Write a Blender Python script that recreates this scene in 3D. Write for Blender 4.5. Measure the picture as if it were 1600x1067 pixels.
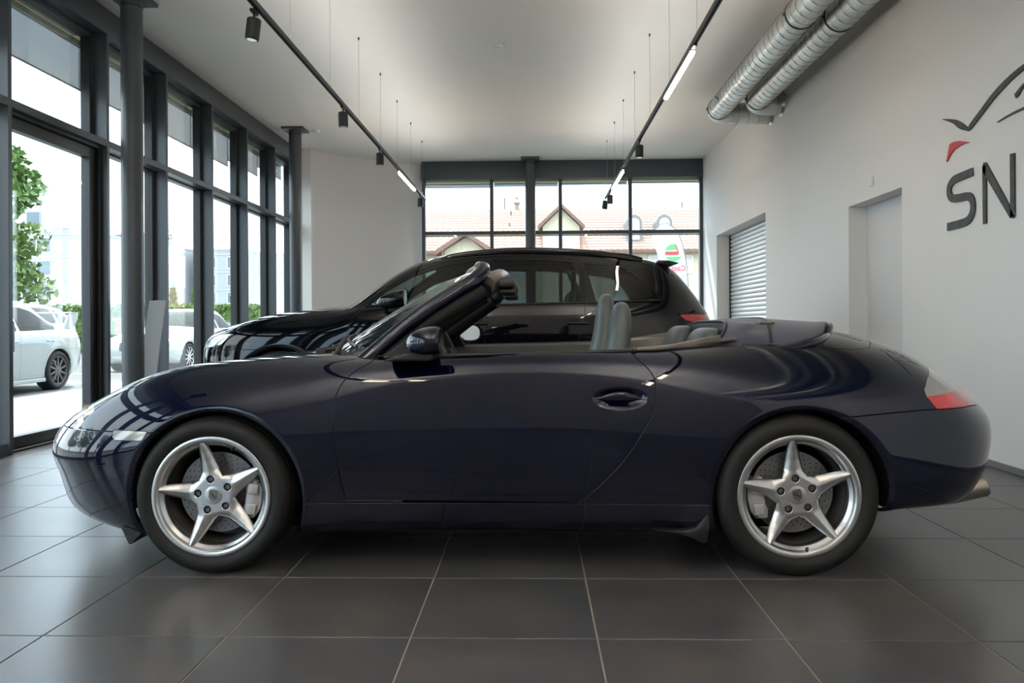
import bpy, bmesh, math, random
import numpy as np
from mathutils import Matrix, Vector

random.seed(7)
rng = np.random.default_rng(11)
PI = math.pi
for o in list(bpy.data.objects):
    bpy.data.objects.remove(o)
SC = bpy.context.scene
COL = SC.collection

# ------------------------------------------------------------------ camera
F_PX, EYE = 1215.0, 1.007
psi, rho = math.atan(34 / F_PX), 0.0052
r0 = Vector((math.cos(psi), math.sin(psi), 0)); u0 = Vector((0, 0, 1)); fw = Vector((-math.sin(psi), math.cos(psi), 0))
rr = r0 * math.cos(rho) - u0 * math.sin(rho)
uu = r0 * math.sin(rho) + u0 * math.cos(rho)
cam = bpy.data.cameras.new('camera'); camo = bpy.data.objects.new('camera', cam); COL.objects.link(camo)
camo.matrix_world = Matrix(((rr.x, uu.x, -fw.x, 0), (rr.y, uu.y, -fw.y, 0), (rr.z, uu.z, -fw.z, EYE), (0, 0, 0, 1)))
cam.sensor_width = 36; cam.lens = 36 * F_PX / 1600; cam.shift_y = -27.5 / 1600
cam.clip_start = 0.05; cam.clip_end = 400
SC.camera = camo

# ------------------------------------------------------------------ world, sun, exposure
SKY_STRENGTH, SUN_STRENGTH, EXPOSURE, ADDED_UPLIGHT, ADDED_RAIL_UP = 2.6, 4.5, 1.12, 70.0, 22.0
w = bpy.data.worlds.new('sky'); SC.world = w; w.use_nodes = True
nt = w.node_tree; nt.nodes.clear()
out = nt.nodes.new('ShaderNodeOutputWorld'); bg = nt.nodes.new('ShaderNodeBackground')
tc = nt.nodes.new('ShaderNodeTexCoord'); nz = nt.nodes.new('ShaderNodeTexNoise'); rp = nt.nodes.new('ShaderNodeValToRGB')
nz.inputs['Scale'].default_value = 2.2; nz.inputs['Detail'].default_value = 6; nz.inputs['Roughness'].default_value = 0.55
rp.color_ramp.elements[0].position = 0.38; rp.color_ramp.elements[0].color = (0.60, 0.78, 1.0, 1)
rp.color_ramp.elements[1].position = 0.62; rp.color_ramp.elements[1].color = (0.93, 0.98, 1.0, 1)
nt.links.new(tc.outputs['Generated'], nz.inputs['Vector']); nt.links.new(nz.outputs['Fac'], rp.inputs['Fac'])
nt.links.new(rp.outputs['Color'], bg.inputs['Color']); bg.inputs['Strength'].default_value = SKY_STRENGTH
nt.links.new(bg.outputs['Background'], out.inputs['Surface'])
sun = bpy.data.lights.new('sun', 'SUN'); sun.energy = SUN_STRENGTH; sun.angle = math.radians(1.2); sun.color = (1, 0.96, 0.9)
suno = bpy.data.objects.new('sun', sun); COL.objects.link(suno)
suno.rotation_euler = Vector((-0.16, 0.55, 0.85)).to_track_quat('Z', 'Y').to_euler()
def portal(name, loc, rot, sx, sy):
    l = bpy.data.lights.new(name, 'AREA'); l.shape = 'RECTANGLE'; l.size = sx; l.size_y = sy; l.energy = 1
    l.cycles.is_portal = True
    o = bpy.data.objects.new(name, l); o.location = loc; o.rotation_euler = rot; COL.objects.link(o)
portal('portal_left', (-4.55, 5.0, 2.0), (0, -PI / 2, 0), 4.0, 18.0)
portal('portal_back', (0.53, 15.1, 2.0), (-PI / 2, 0, 0), 5.4, 4.0)
vs = SC.view_settings
vs.view_transform = 'Standard'; vs.look = 'None'; vs.gamma = 1.0; vs.use_curve_mapping = False; vs.exposure = EXPOSURE
cy = SC.cycles
cy.max_bounces = 10; cy.diffuse_bounces = 5; cy.glossy_bounces = 5; cy.transparent_max_bounces = 24; cy.transmission_bounces = 6
cy.caustics_reflective = False; cy.caustics_refractive = False; cy.sample_clamp_indirect = 8.0; cy.use_denoising = True

# ------------------------------------------------------------------ materials
def mat(name, col, rough=0.5, metal=0.0, coat=0.0, spec=0.5, var=0.0, vscale=8.0, bump=0.0, bscale=60.0, var_col=None, emit=None, obj_var=0.0, sheen=0.0, stretch=None, coat_rough=0.02):
    m = bpy.data.materials.new(name); m.use_nodes = True
    n = m.node_tree; b = n.nodes['Principled BSDF']
    b.inputs['Base Color'].default_value = (*col, 1); b.inputs['Roughness'].default_value = rough
    b.inputs['Metallic'].default_value = metal; b.inputs['Coat Weight'].default_value = coat; b.inputs['Coat Roughness'].default_value = coat_rough
    b.inputs['Specular IOR Level'].default_value = spec; b.inputs['Sheen Weight'].default_value = sheen
    if emit:
        b.inputs['Emission Color'].default_value = (*emit[:3], 1); b.inputs['Emission Strength'].default_value = emit[3]
    vec = None
    if var or bump:
        t = n.nodes.new('ShaderNodeTexCoord'); mp = n.nodes.new('ShaderNodeMapping'); n.links.new(t.outputs['Object'], mp.inputs['Vector'])
        if stretch: mp.inputs['Scale'].default_value = stretch
        vec = mp.outputs['Vector']
    src = None
    if var:
        tx = n.nodes.new('ShaderNodeTexNoise'); tx.inputs['Scale'].default_value = vscale; tx.inputs['Detail'].default_value = 5
        n.links.new(vec, tx.inputs['Vector'])
        mx = n.nodes.new('ShaderNodeMix'); mx.data_type = 'RGBA'
        rm = n.nodes.new('ShaderNodeMapRange'); rm.inputs[1].default_value = 0.35; rm.inputs[2].default_value = 0.65
        n.links.new(tx.outputs['Fac'], rm.inputs[0]); n.links.new(rm.outputs[0], mx.inputs[0])
        vc = var_col or tuple(c * (1 - var) for c in col)
        mx.inputs[6].default_value = (*col, 1); mx.inputs[7].default_value = (*vc, 1)
        src = mx.outputs[2]
    if obj_var:
        oi = n.nodes.new('ShaderNodeObjectInfo'); hs = n.nodes.new('ShaderNodeHueSaturation')
        mr = n.nodes.new('ShaderNodeMapRange'); mr.inputs[3].default_value = 1 - obj_var; mr.inputs[4].default_value = 1 + obj_var
        n.links.new(oi.outputs['Random'], mr.inputs[0]); n.links.new(mr.outputs[0], hs.inputs['Value'])
        if src: n.links.new(src, hs.inputs['Color'])
        else: hs.inputs['Color'].default_value = (*col, 1)
        src = hs.outputs['Color']
    if src: n.links.new(src, b.inputs['Base Color'])
    if bump:
        tx = n.nodes.new('ShaderNodeTexNoise'); tx.inputs['Scale'].default_value = bscale; tx.inputs['Detail'].default_value = 4
        n.links.new(vec, tx.inputs['Vector'])
        bp = n.nodes.new('ShaderNodeBump'); bp.inputs['Strength'].default_value = bump; bp.inputs['Distance'].default_value = 0.01
        n.links.new(tx.outputs['Fac'], bp.inputs['Height']); n.links.new(bp.outputs['Normal'], b.inputs['Normal'])
    return m

def stone_tile():
    m = mat('floor_tile', (0.07, 0.07, 0.07), 0.30, spec=0.7)
    n = m.node_tree; b = n.nodes['Principled BSDF']; geo = n.nodes.new('ShaderNodeNewGeometry'); oi = n.nodes.new('ShaderNodeObjectInfo')
    vm = n.nodes.new('ShaderNodeVectorMath'); vm.operation = 'MULTIPLY_ADD'; vm.inputs[1].default_value = (7, 7, 0)
    cb = n.nodes.new('ShaderNodeCombineXYZ'); n.links.new(oi.outputs['Random'], cb.inputs[0]); n.links.new(oi.outputs['Random'], cb.inputs[1])
    n.links.new(cb.outputs[0], vm.inputs[0]); n.links.new(geo.outputs['Position'], vm.inputs[2])
    def noise(sc, det, ro, lo, hi, c0, c1):
        t = n.nodes.new('ShaderNodeTexNoise'); t.inputs['Scale'].default_value = sc; t.inputs['Detail'].default_value = det; t.inputs['Roughness'].default_value = ro
        r = n.nodes.new('ShaderNodeValToRGB'); r.color_ramp.elements[0].position = lo; r.color_ramp.elements[1].position = hi
        r.color_ramp.elements[0].color = (*c0, 1); r.color_ramp.elements[1].color = (*c1, 1)
        n.links.new(vm.outputs[0], t.inputs['Vector']); n.links.new(t.outputs['Fac'], r.inputs['Fac']); return t, r
    t1, r1 = noise(3.0, 8, 0.62, 0.18, 0.86, (0.046, 0.045, 0.047), (0.098, 0.093, 0.092))
    t2, r2 = noise(1.5, 5, 0.6, 0.34, 0.68, (0.92, 0.97, 1.06), (1.08, 1.0, 0.93))
    mx = n.nodes.new('ShaderNodeMix'); mx.data_type = 'RGBA'; mx.blend_type = 'MULTIPLY'; mx.inputs[0].default_value = 1
    n.links.new(r1.outputs['Color'], mx.inputs[6]); n.links.new(r2.outputs['Color'], mx.inputs[7]); n.links.new(mx.outputs[2], b.inputs['Base Color'])
    mr = n.nodes.new('ShaderNodeMapRange'); mr.inputs[1].default_value = 0.35; mr.inputs[2].default_value = 0.68; mr.inputs[3].default_value = 0.295; mr.inputs[4].default_value = 0.325
    n.links.new(t1.outputs['Fac'], mr.inputs[0]); n.links.new(mr.outputs[0], b.inputs['Roughness'])
    return m

def glass(name, tint=(0.94, 0.97, 0.96), ior=1.45, rough=0.0, refl=1.0):
    m = bpy.data.materials.new(name); m.use_nodes = True
    n = m.node_tree; n.nodes.clear()
    o = n.nodes.new('ShaderNodeOutputMaterial'); mx = n.nodes.new('ShaderNodeMixShader'); tr = n.nodes.new('ShaderNodeBsdfTransparent')
    gl = n.nodes.new('ShaderNodeBsdfGlossy'); fr = n.nodes.new('ShaderNodeFresnel')
    fr.inputs['IOR'].default_value = ior; gl.inputs['Roughness'].default_value = rough; gl.inputs['Color'].default_value = (refl, refl, refl, 1)
    tr.inputs['Color'].default_value = (*tint, 1)
    # the fresnel term of a thin sheet is the same from both sides
    geo = n.nodes.new('ShaderNodeNewGeometry'); ma = n.nodes.new('ShaderNodeMath'); ma.operation = 'MULTIPLY_ADD'
    ma.inputs[1].default_value = 1 / ior - ior; ma.inputs[2].default_value = ior
    n.links.new(geo.outputs['Backfacing'], ma.inputs[0]); n.links.new(ma.outputs[0], fr.inputs['IOR'])
    n.links.new(fr.outputs[0], mx.inputs[0]); n.links.new(tr.outputs[0], mx.inputs[1]); n.links.new(gl.outputs[0], mx.inputs[2])
    n.links.new(mx.outputs[0], o.inputs['Surface'])
    return m

def mesh_fabric(name, col, alpha):
    m = bpy.data.materials.new(name); m.use_nodes = True
    n = m.node_tree; n.nodes.clear()
    o = n.nodes.new('ShaderNodeOutputMaterial'); mx = n.nodes.new('ShaderNodeMixShader'); tr = n.nodes.new('ShaderNodeBsdfTransparent')
    d = n.nodes.new('ShaderNodeBsdfDiffuse'); d.inputs['Color'].default_value = (*col, 1); mx.inputs[0].default_value = alpha
    n.links.new(tr.outputs[0], mx.inputs[1]); n.links.new(d.outputs[0], mx.inputs[2]); n.links.new(mx.outputs[0], o.inputs['Surface'])
    return m

M = dict(
    wall=mat('wall_plaster', (0.80, 0.795, 0.79), 0.9, bump=0.05, bscale=40),
    ceiling=mat('ceiling_plaster', (0.80, 0.785, 0.75), 0.92),
    grout=mat('grout', (0.42, 0.37, 0.32), 0.8),
    tile=stone_tile(),
    anthracite=mat('anthracite_steel', (0.058, 0.069, 0.080), 0.36),
    anthracite_dark=mat('anthracite_gasket', (0.012, 0.013, 0.015), 0.5),
    black_metal=mat('black_track_metal', (0.012, 0.012, 0.013), 0.45),
    wire=mat('steel_wire', (0.35, 0.35, 0.34), 0.4, metal=0.6),
    glow=mat('warm_light_strip', (1, 0.9, 0.8), 0.5, emit=(1.0, 0.74, 0.50, 22.0)),
    glass=glass('window_glass', (0.955, 0.985, 0.975)),
    blind=mesh_fabric('grey_screen_fabric', (0.34, 0.34, 0.33), 0.74),
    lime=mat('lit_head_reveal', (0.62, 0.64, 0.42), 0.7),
    galv=mat('galvanised_steel', (0.62, 0.64, 0.62), 0.36, metal=0.8, var=0.25, vscale=3),
    galv_dark=mat('duct_seam', (0.22, 0.23, 0.23), 0.5, metal=0.7),
    alu=mat('aluminium_slat', (0.78, 0.79, 0.80), 0.34, metal=0.25),
    white=mat('white_plastic', (0.8, 0.8, 0.8), 0.5),
    sign_black=mat('sign_dark_grey', (0.055, 0.056, 0.058), 0.6, var=0.5, vscale=18, bump=0.3, bscale=30),
    sign_red=mat('sign_red', (0.58, 0.035, 0.035), 0.5),
    skirting=mat('grey_skirting', (0.16, 0.16, 0.17), 0.5),
    stand=mat('brushed_grey_board', (0.36, 0.35, 0.345), 0.5, metal=0.2),
    paint=mat('midnight_blue_paint', (0.0008, 0.0023, 0.0145), 0.40, metal=0.6, coat=1.0, spec=0.0),
    black_paint=mat('black_car_paint', (0.0025, 0.0025, 0.0045), 0.4, coat=1.0, spec=0.0),
    white_paint=mat('white_car_paint', (0.33, 0.36, 0.355), 0.3, coat=1.0),
    silver_paint=mat('pale_silver_paint', (0.38, 0.40, 0.41), 0.3, coat=1.0, metal=0.2),
    rubber=mat('tyre_rubber', (0.0085, 0.0085, 0.0085), 0.6, bump=0.12, bscale=90, spec=0.3),
    rubber_text=mat('tyre_lettering', (0.035, 0.035, 0.035), 0.5),
    trim=mat('black_trim', (0.010, 0.010, 0.011), 0.45),
    pillar_black=mat('pillar_black', (0.007, 0.007, 0.007), 0.65, spec=0.25),
    matte_black=mat('matte_black', (0.006, 0.006, 0.006), 0.9, spec=0.2),
    rim=mat('silver_wheel_paint', (0.56, 0.57, 0.58), 0.27, metal=1.0),
    rim_dark=mat('rim_barrel', (0.10, 0.095, 0.09), 0.5, metal=0.5),
    steel=mat('brake_steel', (0.17, 0.17, 0.175), 0.45, metal=0.9),
    caliper=mat('silver_caliper', (0.45, 0.46, 0.47), 0.42, metal=0.4),
    chrome=mat('chrome', (0.75, 0.75, 0.75), 0.08, metal=1.0),
    tip=mat('exhaust_steel', (0.42, 0.38, 0.34), 0.28, metal=1.0),
    leather=mat('grey_leather', (0.072, 0.082, 0.083), 0.42, bump=0.08, bscale=150),
    leather_dark=mat('dark_grey_leather', (0.035, 0.035, 0.032), 0.45, bump=0.08, bscale=150),
    dash=mat('dark_dashboard', (0.018, 0.019, 0.019), 0.5, bump=0.1, bscale=200),
    canvas=mat('dark_blue_canvas', (0.030, 0.030, 0.056), 0.75, bump=0.15, bscale=350, sheen=0.3),
    cap_trim=mat('grey_brown_trim', (0.12, 0.10, 0.088), 0.32),
    red_lens=mat('red_lens', (0.50, 0.012, 0.014), 0.18, coat=1.0),
    clear_lens=mat('pale_lens', (0.27, 0.26, 0.25), 0.15, coat=1.0, metal=0.3),
    lamp_bowl=mat('lamp_reflector', (0.6, 0.62, 0.64), 0.15, metal=1.0),
    lens_glass=glass('lens_glass', (0.93, 0.96, 0.97), 1.5),
    screen_glass=glass('windscreen_glass', (0.80, 0.90, 0.86), 1.5),
    side_glass=glass('front_side_glass', (0.42, 0.50, 0.48), 1.5),
    privacy_glass=glass('privacy_glass', (0.22, 0.25, 0.25), 1.5),
    dark_glass=glass('dark_car_glass', (0.08, 0.09, 0.09), 1.5, refl=0.45),
    dormer_grey=mat('dormer_zinc', (0.16, 0.16, 0.165), 0.6),
    chimney=mat('chimney_render', (0.22, 0.18, 0.15), 0.8),
    mirror=mat('mirror_glass', (0.85, 0.87, 0.88), 0.02, metal=1.0),
    asphalt=mat('pale_asphalt', (0.115, 0.115, 0.11), 0.9, var=0.2, vscale=30, bump=0.2, bscale=120),
    white_line=mat('road_paint', (0.6, 0.6, 0.6), 0.7),
    facade=mat('white_render', (0.38, 0.39, 0.40), 0.9),
    facade_grey=mat('pale_grey_panel', (0.28, 0.29, 0.29), 0.8),
    house=mat('cream_render', (0.52, 0.46, 0.34), 0.9),
    roof=mat('terracotta_tile', (0.36, 0.235, 0.185), 0.85, obj_var=0.12),
    timber=mat('brown_timber', (0.16, 0.09, 0.07), 0.8),
    win_dark=mat('window_pane_grey', (0.12, 0.15, 0.17), 0.35, spec=0.25),
    win_pale=mat('pale_window_pane', (0.45, 0.55, 0.68), 0.12),
    shutter=mat('beige_shutter', (0.55, 0.52, 0.46), 0.7),
    leaf=mat('green_leaf', (0.10, 0.19, 0.035), 0.7, obj_var=0.25),
    leaf_light=mat('light_green_leaf', (0.13, 0.20, 0.045), 0.7, obj_var=0.25),
    bark=mat('bark', (0.10, 0.075, 0.055), 0.9),
    brick=mat('orange_brick_wall', (0.26, 0.12, 0.065), 0.85),
    flag=mat('white_flag_fabric', (0.50, 0.50, 0.52), 0.8),
    flag_green=mat('flag_green', (0.10, 0.50, 0.16), 0.8),
    flag_red=mat('flag_red', (0.75, 0.05, 0.06), 0.8),
    flag_grey=mat('flag_grey', (0.45, 0.46, 0.48), 0.8),
    pole=mat('grey_pole', (0.16, 0.17, 0.18), 0.5, metal=0.4),
)

# ------------------------------------------------------------------ object helpers
def link(name, me, m, parent=None, label=None):
    o = bpy.data.objects.new(name, me); COL.objects.link(o)
    if m is not None: me.materials.append(m)
    if parent is not None: o.parent = parent
    if label: o['label'] = label
    return o
def tag(o, label, cat, group=None):
    o['label'] = label; o['category'] = cat
    if group: o['group'] = group
    return o
def thing(name, label, cat, loc=(0, 0, 0), rz=0.0, group=None):
    o = bpy.data.objects.new(name, None); COL.objects.link(o); o.location = loc; o.rotation_euler = (0, 0, rz)
    o.empty_display_size = 0.1
    return tag(o, label, cat, group)
def part_empty(name, parent, loc=(0, 0, 0)):
    o = bpy.data.objects.new(name, None); COL.objects.link(o); o.location = loc; o.parent = parent; o.empty_display_size = 0.05
    return o
def struct(o):
    o['kind'] = 'structure'; return o
def copy_tree(o, parent=None):
    c = o.copy(); COL.objects.link(c)
    if parent is not None: c.parent = parent
    for ch in list(o.children): copy_tree(ch, c)
    return c

class MB:
    def __init__(s): s.v = []; s.f = []
    def add(s, vs, fs):
        b = len(s.v); s.v += [tuple(v) for v in vs]; s.f += [tuple(i + b for i in f) for f in fs]; return s
    def box(s, x0, x1, y0, y1, z0, z1, R=None):
        vs = [(x, y, z) for z in (z0, z1) for y in (y0, y1) for x in (x0, x1)]
        if R is not None: vs = [R @ Vector(v) for v in vs]
        return s.add(vs, [(0, 2, 3, 1), (4, 5, 7, 6), (0, 1, 5, 4), (2, 6, 7, 3), (0, 4, 6, 2), (1, 3, 7, 5)])
    def cyl(s, p0, p1, r, n=16, r1=None, caps=True):
        p0 = Vector(p0); p1 = Vector(p1); d = (p1 - p0).normalized(); r1 = r if r1 is None else r1
        a = d.orthogonal().normalized(); b = d.cross(a)
        vs = []
        for p, q in ((p0, r), (p1, r1)):
            for i in range(n):
                t = 2 * PI * i / n; vs.append(p + (a * math.cos(t) + b * math.sin(t)) * q)
        fs = [(i, (i + 1) % n, n + (i + 1) % n, n + i) for i in range(n)]
        if caps: fs += [tuple(range(n))[::-1], tuple(range(n, 2 * n))]
        return s.add(vs, fs)
    def tube(s, pts, r, n=12, caps=True, closed=False):
        pts = [Vector(p) for p in pts]; k = len(pts); rs = r if isinstance(r, (list, tuple)) else [r] * k
        vs = []; a = None
        for i, p in enumerate(pts):
            if closed: d = (pts[(i + 1) % k] - pts[i - 1])
            else: d = pts[min(i + 1, k - 1)] - pts[max(i - 1, 0)]
            d.normalize()
            a = d.orthogonal().normalized() if a is None else (a - d * a.dot(d)).normalized()
            b = d.cross(a)
            for j in range(n):
                t = 2 * PI * j / n; vs.append(p + (a * math.cos(t) + b * math.sin(t)) * rs[i])
        fs = []
        for i in range(k if closed else k - 1):
            q = (i + 1) % k
            for j in range(n):
                fs.append((i * n + j, i * n + (j + 1) % n, q * n + (j + 1) % n, q * n + j))
        if caps and not closed: fs += [tuple(range(n))[::-1], tuple(range((k - 1) * n, k * n))]
        return s.add(vs, fs)
    def lathe(s, prof, n=48, X=None, closed=False):
        """profile of (radius, w): w runs along -Y, the wheel's outward side"""
        k = len(prof); vs = []
        for i in range(n):
            t = 2 * PI * i / n; c, q = math.cos(t), math.sin(t)
            for r, h in prof:
                v = Vector((r * c, -h, r * q)); vs.append(X @ v if X is not None else v)
        fs = []
        for i in range(n):
            j = (i + 1) % n
            for a in range(k if closed else k - 1):
                b = (a + 1) % k
                fs.append((i * k + a, i * k + b, j * k + b, j * k + a))
        return s.add(vs, fs)
    def prism(s, poly, d0, d1, plane='xz', X=None):
        n = len(poly)
        def pt(p, d):
            v = {'xz': Vector((p[0], d, p[1])), 'xy': Vector((p[0], p[1], d)), 'yz': Vector((d, p[0], p[1]))}[plane]
            return X @ v if X is not None else v
        vs = [pt(p, d0) for p in poly] + [pt(p, d1) for p in poly]
        fs = [tuple(range(n)), tuple(range(n, 2 * n))[::-1]] + [(i, (i + 1) % n, n + (i + 1) % n, n + i)[::-1] for i in range(n)]
        return s.add(vs, fs)
    def grid(s, P, closed_u=False, closed_v=False):
        P = np.asarray(P); a, b = P.shape[:2]
        vs = [tuple(p) for p in P.reshape(-1, 3)]
        fs = []
        for i in range(a if closed_u else a - 1):
            for j in range(b if closed_v else b - 1):
                i2, j2 = (i + 1) % a, (j + 1) % b
                fs.append((i * b + j, i2 * b + j, i2 * b + j2, i * b + j2))
        return s.add(vs, fs)
    def build(s, name, m, parent=None, smooth=None, bevel=0.0, seg=2, subsurf=0, label=None, recalc=True):
        me = bpy.data.meshes.new(name); me.from_pydata(s.v, [], s.f)
        if recalc or bevel:
            bm = bmesh.new(); bm.from_mesh(me)
            if recalc: bmesh.ops.recalc_face_normals(bm, faces=bm.faces)
            if bevel: bmesh.ops.bevel(bm, geom=[e for e in bm.edges if e.is_manifold and e.calc_face_angle(0) > 0.5], offset=bevel, segments=seg, profile=0.5, affect='EDGES', clamp_overlap=True)
            bm.to_mesh(me); bm.free()
        if smooth is not None:
            me.shade_smooth()
            if smooth < 180: me.set_sharp_from_angle(angle=math.radians(smooth))
        else: me.shade_flat()
        o = link(name, me, m, parent, label)
        if subsurf:
            md = o.modifiers.new('subdivision', 'SUBSURF'); md.levels = subsurf; md.render_levels = subsurf
        return o
def box(name, m, x0, x1, y0, y1, z0, z1, parent=None, bevel=0.0, label=None):
    return MB().box(x0, x1, y0, y1, z0, z1).build(name, m, parent, bevel=bevel, smooth=40 if bevel else None, label=label)

def crom(pts, n=8, closed=False):
    """Catmull-Rom resample of a polyline (any dimension)"""
    P = np.array(pts, float); k = len(P)
    idx = (lambda i: i % k) if closed else (lambda i: min(max(i, 0), k - 1))
    res = []
    for i in range(k if closed else k - 1):
        p0, p1, p2, p3 = P[idx(i - 1)], P[idx(i)], P[idx(i + 1)], P[idx(i + 2)]
        for j in range(n):
            t = j / n
            res.append(0.5 * ((2 * p1) + (-p0 + p2) * t + (2 * p0 - 5 * p1 + 4 * p2 - p3) * t * t + (-p0 + 3 * p1 - 3 * p2 + p3) * t ** 3))
    if not closed: res.append(P[-1])
    return np.array(res)

# ------------------------------------------------------------------ spline surfaces with trimmed panels
def bs_ext(C, axis, lo, hi):
    """one extra control row at each end: 'm' mirrored in y, 'l' linear"""
    C = np.moveaxis(C, axis, 0); my = np.array([1, -1, 1.0])
    a = C[1] * my if lo == 'm' else 2 * C[0] - C[1]
    b = C[-2] * my if hi == 'm' else 2 * C[-1] - C[-2]
    return np.moveaxis(np.concatenate([a[None], C, b[None]], 0), 0, axis)
def bs_eval1(C, axis, t):
    C = np.moveaxis(C, axis, 0); n = C.shape[0] - 3
    i = np.clip(np.floor(t).astype(int), 0, n - 1); f = (t - i)[:, None, None]
    b0 = (1 - f) ** 3 / 6; b1 = (3 * f ** 3 - 6 * f ** 2 + 4) / 6; b2 = (-3 * f ** 3 + 3 * f ** 2 + 3 * f + 1) / 6; b3 = f ** 3 / 6
    R = b0 * C[i] + b1 * C[i + 1] + b2 * C[i + 2] + b3 * C[i + 3]
    return np.moveaxis(R, 0, axis)
def bs_surface(P, tu, tv, eu=('m', 'm'), ev=('l', 'm'), it=4, k=0.75):
    P = np.array(P, float); Q = P.copy(); a, b = P.shape[:2]
    ku, kv = np.arange(a, dtype=float), np.arange(b, dtype=float)
    ev_ = lambda Q, u, v: bs_eval1(bs_ext(bs_eval1(bs_ext(Q, 0, *eu), 0, u), 1, *ev), 1, v)
    for _ in range(it): Q = Q + k * (P - ev_(Q, ku, kv))
    return ev_(Q, tu, tv)

class Surf:
    """triangle soup with smooth normals and surface parameters, cut by signed functions"""
    def __init__(s, V, N, UV, T): s.V, s.N, s.UV, s.T = V, N, UV, T
    @staticmethod
    def from_grid(G, tu, tv, flip_ref=None):
        a, b = G.shape[:2]
        du = np.gradient(G, axis=0); dv = np.gradient(G, axis=1)
        N = np.cross(du, dv); N /= np.maximum(np.linalg.norm(N, axis=2, keepdims=True), 1e-12)
        if flip_ref is not None:
            i, j, d = flip_ref
            if N[i, j] @ np.array(d) < 0: N = -N
        UV = np.stack(np.meshgrid(tu, tv, indexing='ij'), 2)
        id_ = np.arange(a * b).reshape(a, b)
        q = np.stack([id_[:-1, :-1], id_[1:, :-1], id_[1:, 1:], id_[:-1, 1:]], 2).reshape(-1, 4)
        T = np.concatenate([q[:, [0, 1, 2]], q[:, [0, 2, 3]]])
        return Surf(G.reshape(-1, 3), N.reshape(-1, 3), UV.reshape(-1, 2), T)
    def clip(s, fn):
        f = fn(s) if callable(fn) else fn
        f = np.where(np.abs(f) < 1e-9, 1e-9, f)
        k = f >= 0; c = k[s.T].sum(1)
        full = s.T[c == 3]; part = s.T[(c == 1) | (c == 2)]
        if len(part) == 0: return s.compact(full)
        kp = k[part]; one = kp.sum(1) == 1
        lone = np.where(one, np.argmax(kp, 1), np.argmin(kp, 1))
        r = np.arange(len(part))
        A = part[r, lone]; B = part[r, (lone + 1) % 3]; C = part[r, (lone + 2) % 3]
        n = len(s.V)
        e = np.concatenate([np.stack([A, B], 1), np.stack([A, C], 1)]); es = np.sort(e, 1)
        key = es[:, 0].astype(np.int64) * n + es[:, 1]
        uq, inv = np.unique(key, return_inverse=True)
        i0, i1 = (uq // n).astype(int), (uq % n).astype(int)
        t = (f[i0] / (f[i0] - f[i1]))[:, None]
        L = lambda X: np.concatenate([X, X[i0] * (1 - t) + X[i1] * t])
        V, N, UV = L(s.V), L(s.N), L(s.UV)
        N /= np.maximum(np.linalg.norm(N, axis=1, keepdims=True), 1e-12)
        AB = inv[:len(part)] + n; AC = inv[len(part):] + n
        t1 = np.stack([A, AB, AC], 1)[one]
        w2 = ~one
        t2 = np.concatenate([np.stack([AB, B, C], 1)[w2], np.stack([AB, C, AC], 1)[w2]])
        return Surf(V, N, UV, s.T).compact(np.concatenate([full, t1, t2]))
    def compact(s, T):
        u, inv = np.unique(T, return_inverse=True)
        return Surf(s.V[u], s.N[u], s.UV[u], inv.reshape(-1, 3))
    def mirrored(s):
        m = np.array([1, -1, 1.0]); return Surf(s.V * m, s.N * m, s.UV, s.T[:, ::-1])
    def join(s, o): return Surf(np.concatenate([s.V, o.V]), np.concatenate([s.N, o.N]), np.concatenate([s.UV, o.UV]), np.concatenate([s.T, o.T + len(s.V)]))
    def offset(s, d): return Surf(s.V - s.N * d, s.N, s.UV, s.T)
    def skirt(s, depth=0.012, bev=0.0013):
        T = s.T; E = np.concatenate([T[:, [0, 1]], T[:, [1, 2]], T[:, [2, 0]]])
        n = len(s.V); Es = np.sort(E, 1); key = Es[:, 0].astype(np.int64) * n + Es[:, 1]
        uq, ix, cnt = np.unique(key, return_index=True, return_counts=True)
        B = E[ix[cnt == 1]]
        B = B[~((np.abs(s.V[B[:, 0], 1]) < 1e-4) & (np.abs(s.V[B[:, 1], 1]) < 1e-4))]
        if len(B) == 0: return s
        # outward direction within the surface
        P0, P1 = s.V[B[:, 0]], s.V[B[:, 1]]
        tri_of = {}
        d = P1 - P0
        gn = s.N[B[:, 0]] + s.N[B[:, 1]]
        o = np.cross(d, gn)
        # orientation from the owning triangle's third vertex
        tid = ix[cnt == 1] % len(T)
        sel = ~((np.abs(s.V[E[ix[cnt == 1]][:, 0], 1]) < 1e-4) & (np.abs(s.V[E[ix[cnt == 1]][:, 1], 1]) < 1e-4))
        cen = s.V[T[tid[sel]]].mean(1)
        sg = np.sign(((P0 + P1) / 2 - cen)[:, None, :] @ o[:, :, None])[:, 0, 0]
        o *= sg[:, None]
        acc = np.zeros_like(s.V); np.add.at(acc, B[:, 0], o); np.add.at(acc, B[:, 1], o)
        bv = np.unique(B); O = acc[bv]; O /= np.maximum(np.linalg.norm(O, axis=1, keepdims=True), 1e-12)
        Nn = s.N[bv]; P = s.V[bv]; m = len(bv)
        r1 = P + O * bev - Nn * bev * 0.7; r2 = P + O * bev * 1.2 - Nn * bev * 2.2; r3 = P + O * bev * 1.2 - Nn * depth
        n1 = Nn + O; n1 /= np.linalg.norm(n1, axis=1, keepdims=True)
        remap = np.zeros(n, int); remap[bv] = np.arange(m)
        a, b = B[:, 0], B[:, 1]; ra, rb = remap[a], remap[b]
        T2 = []
        for (la, lb, ma, mb) in ((a, b, n + ra, n + rb), (n + ra, n + rb, n + m + ra, n + m + rb), (n + m + ra, n + m + rb, n + 2 * m + ra, n + 2 * m + rb)):
            T2 += [np.stack([la, lb, mb], 1), np.stack([la, mb, ma], 1)]
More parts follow.
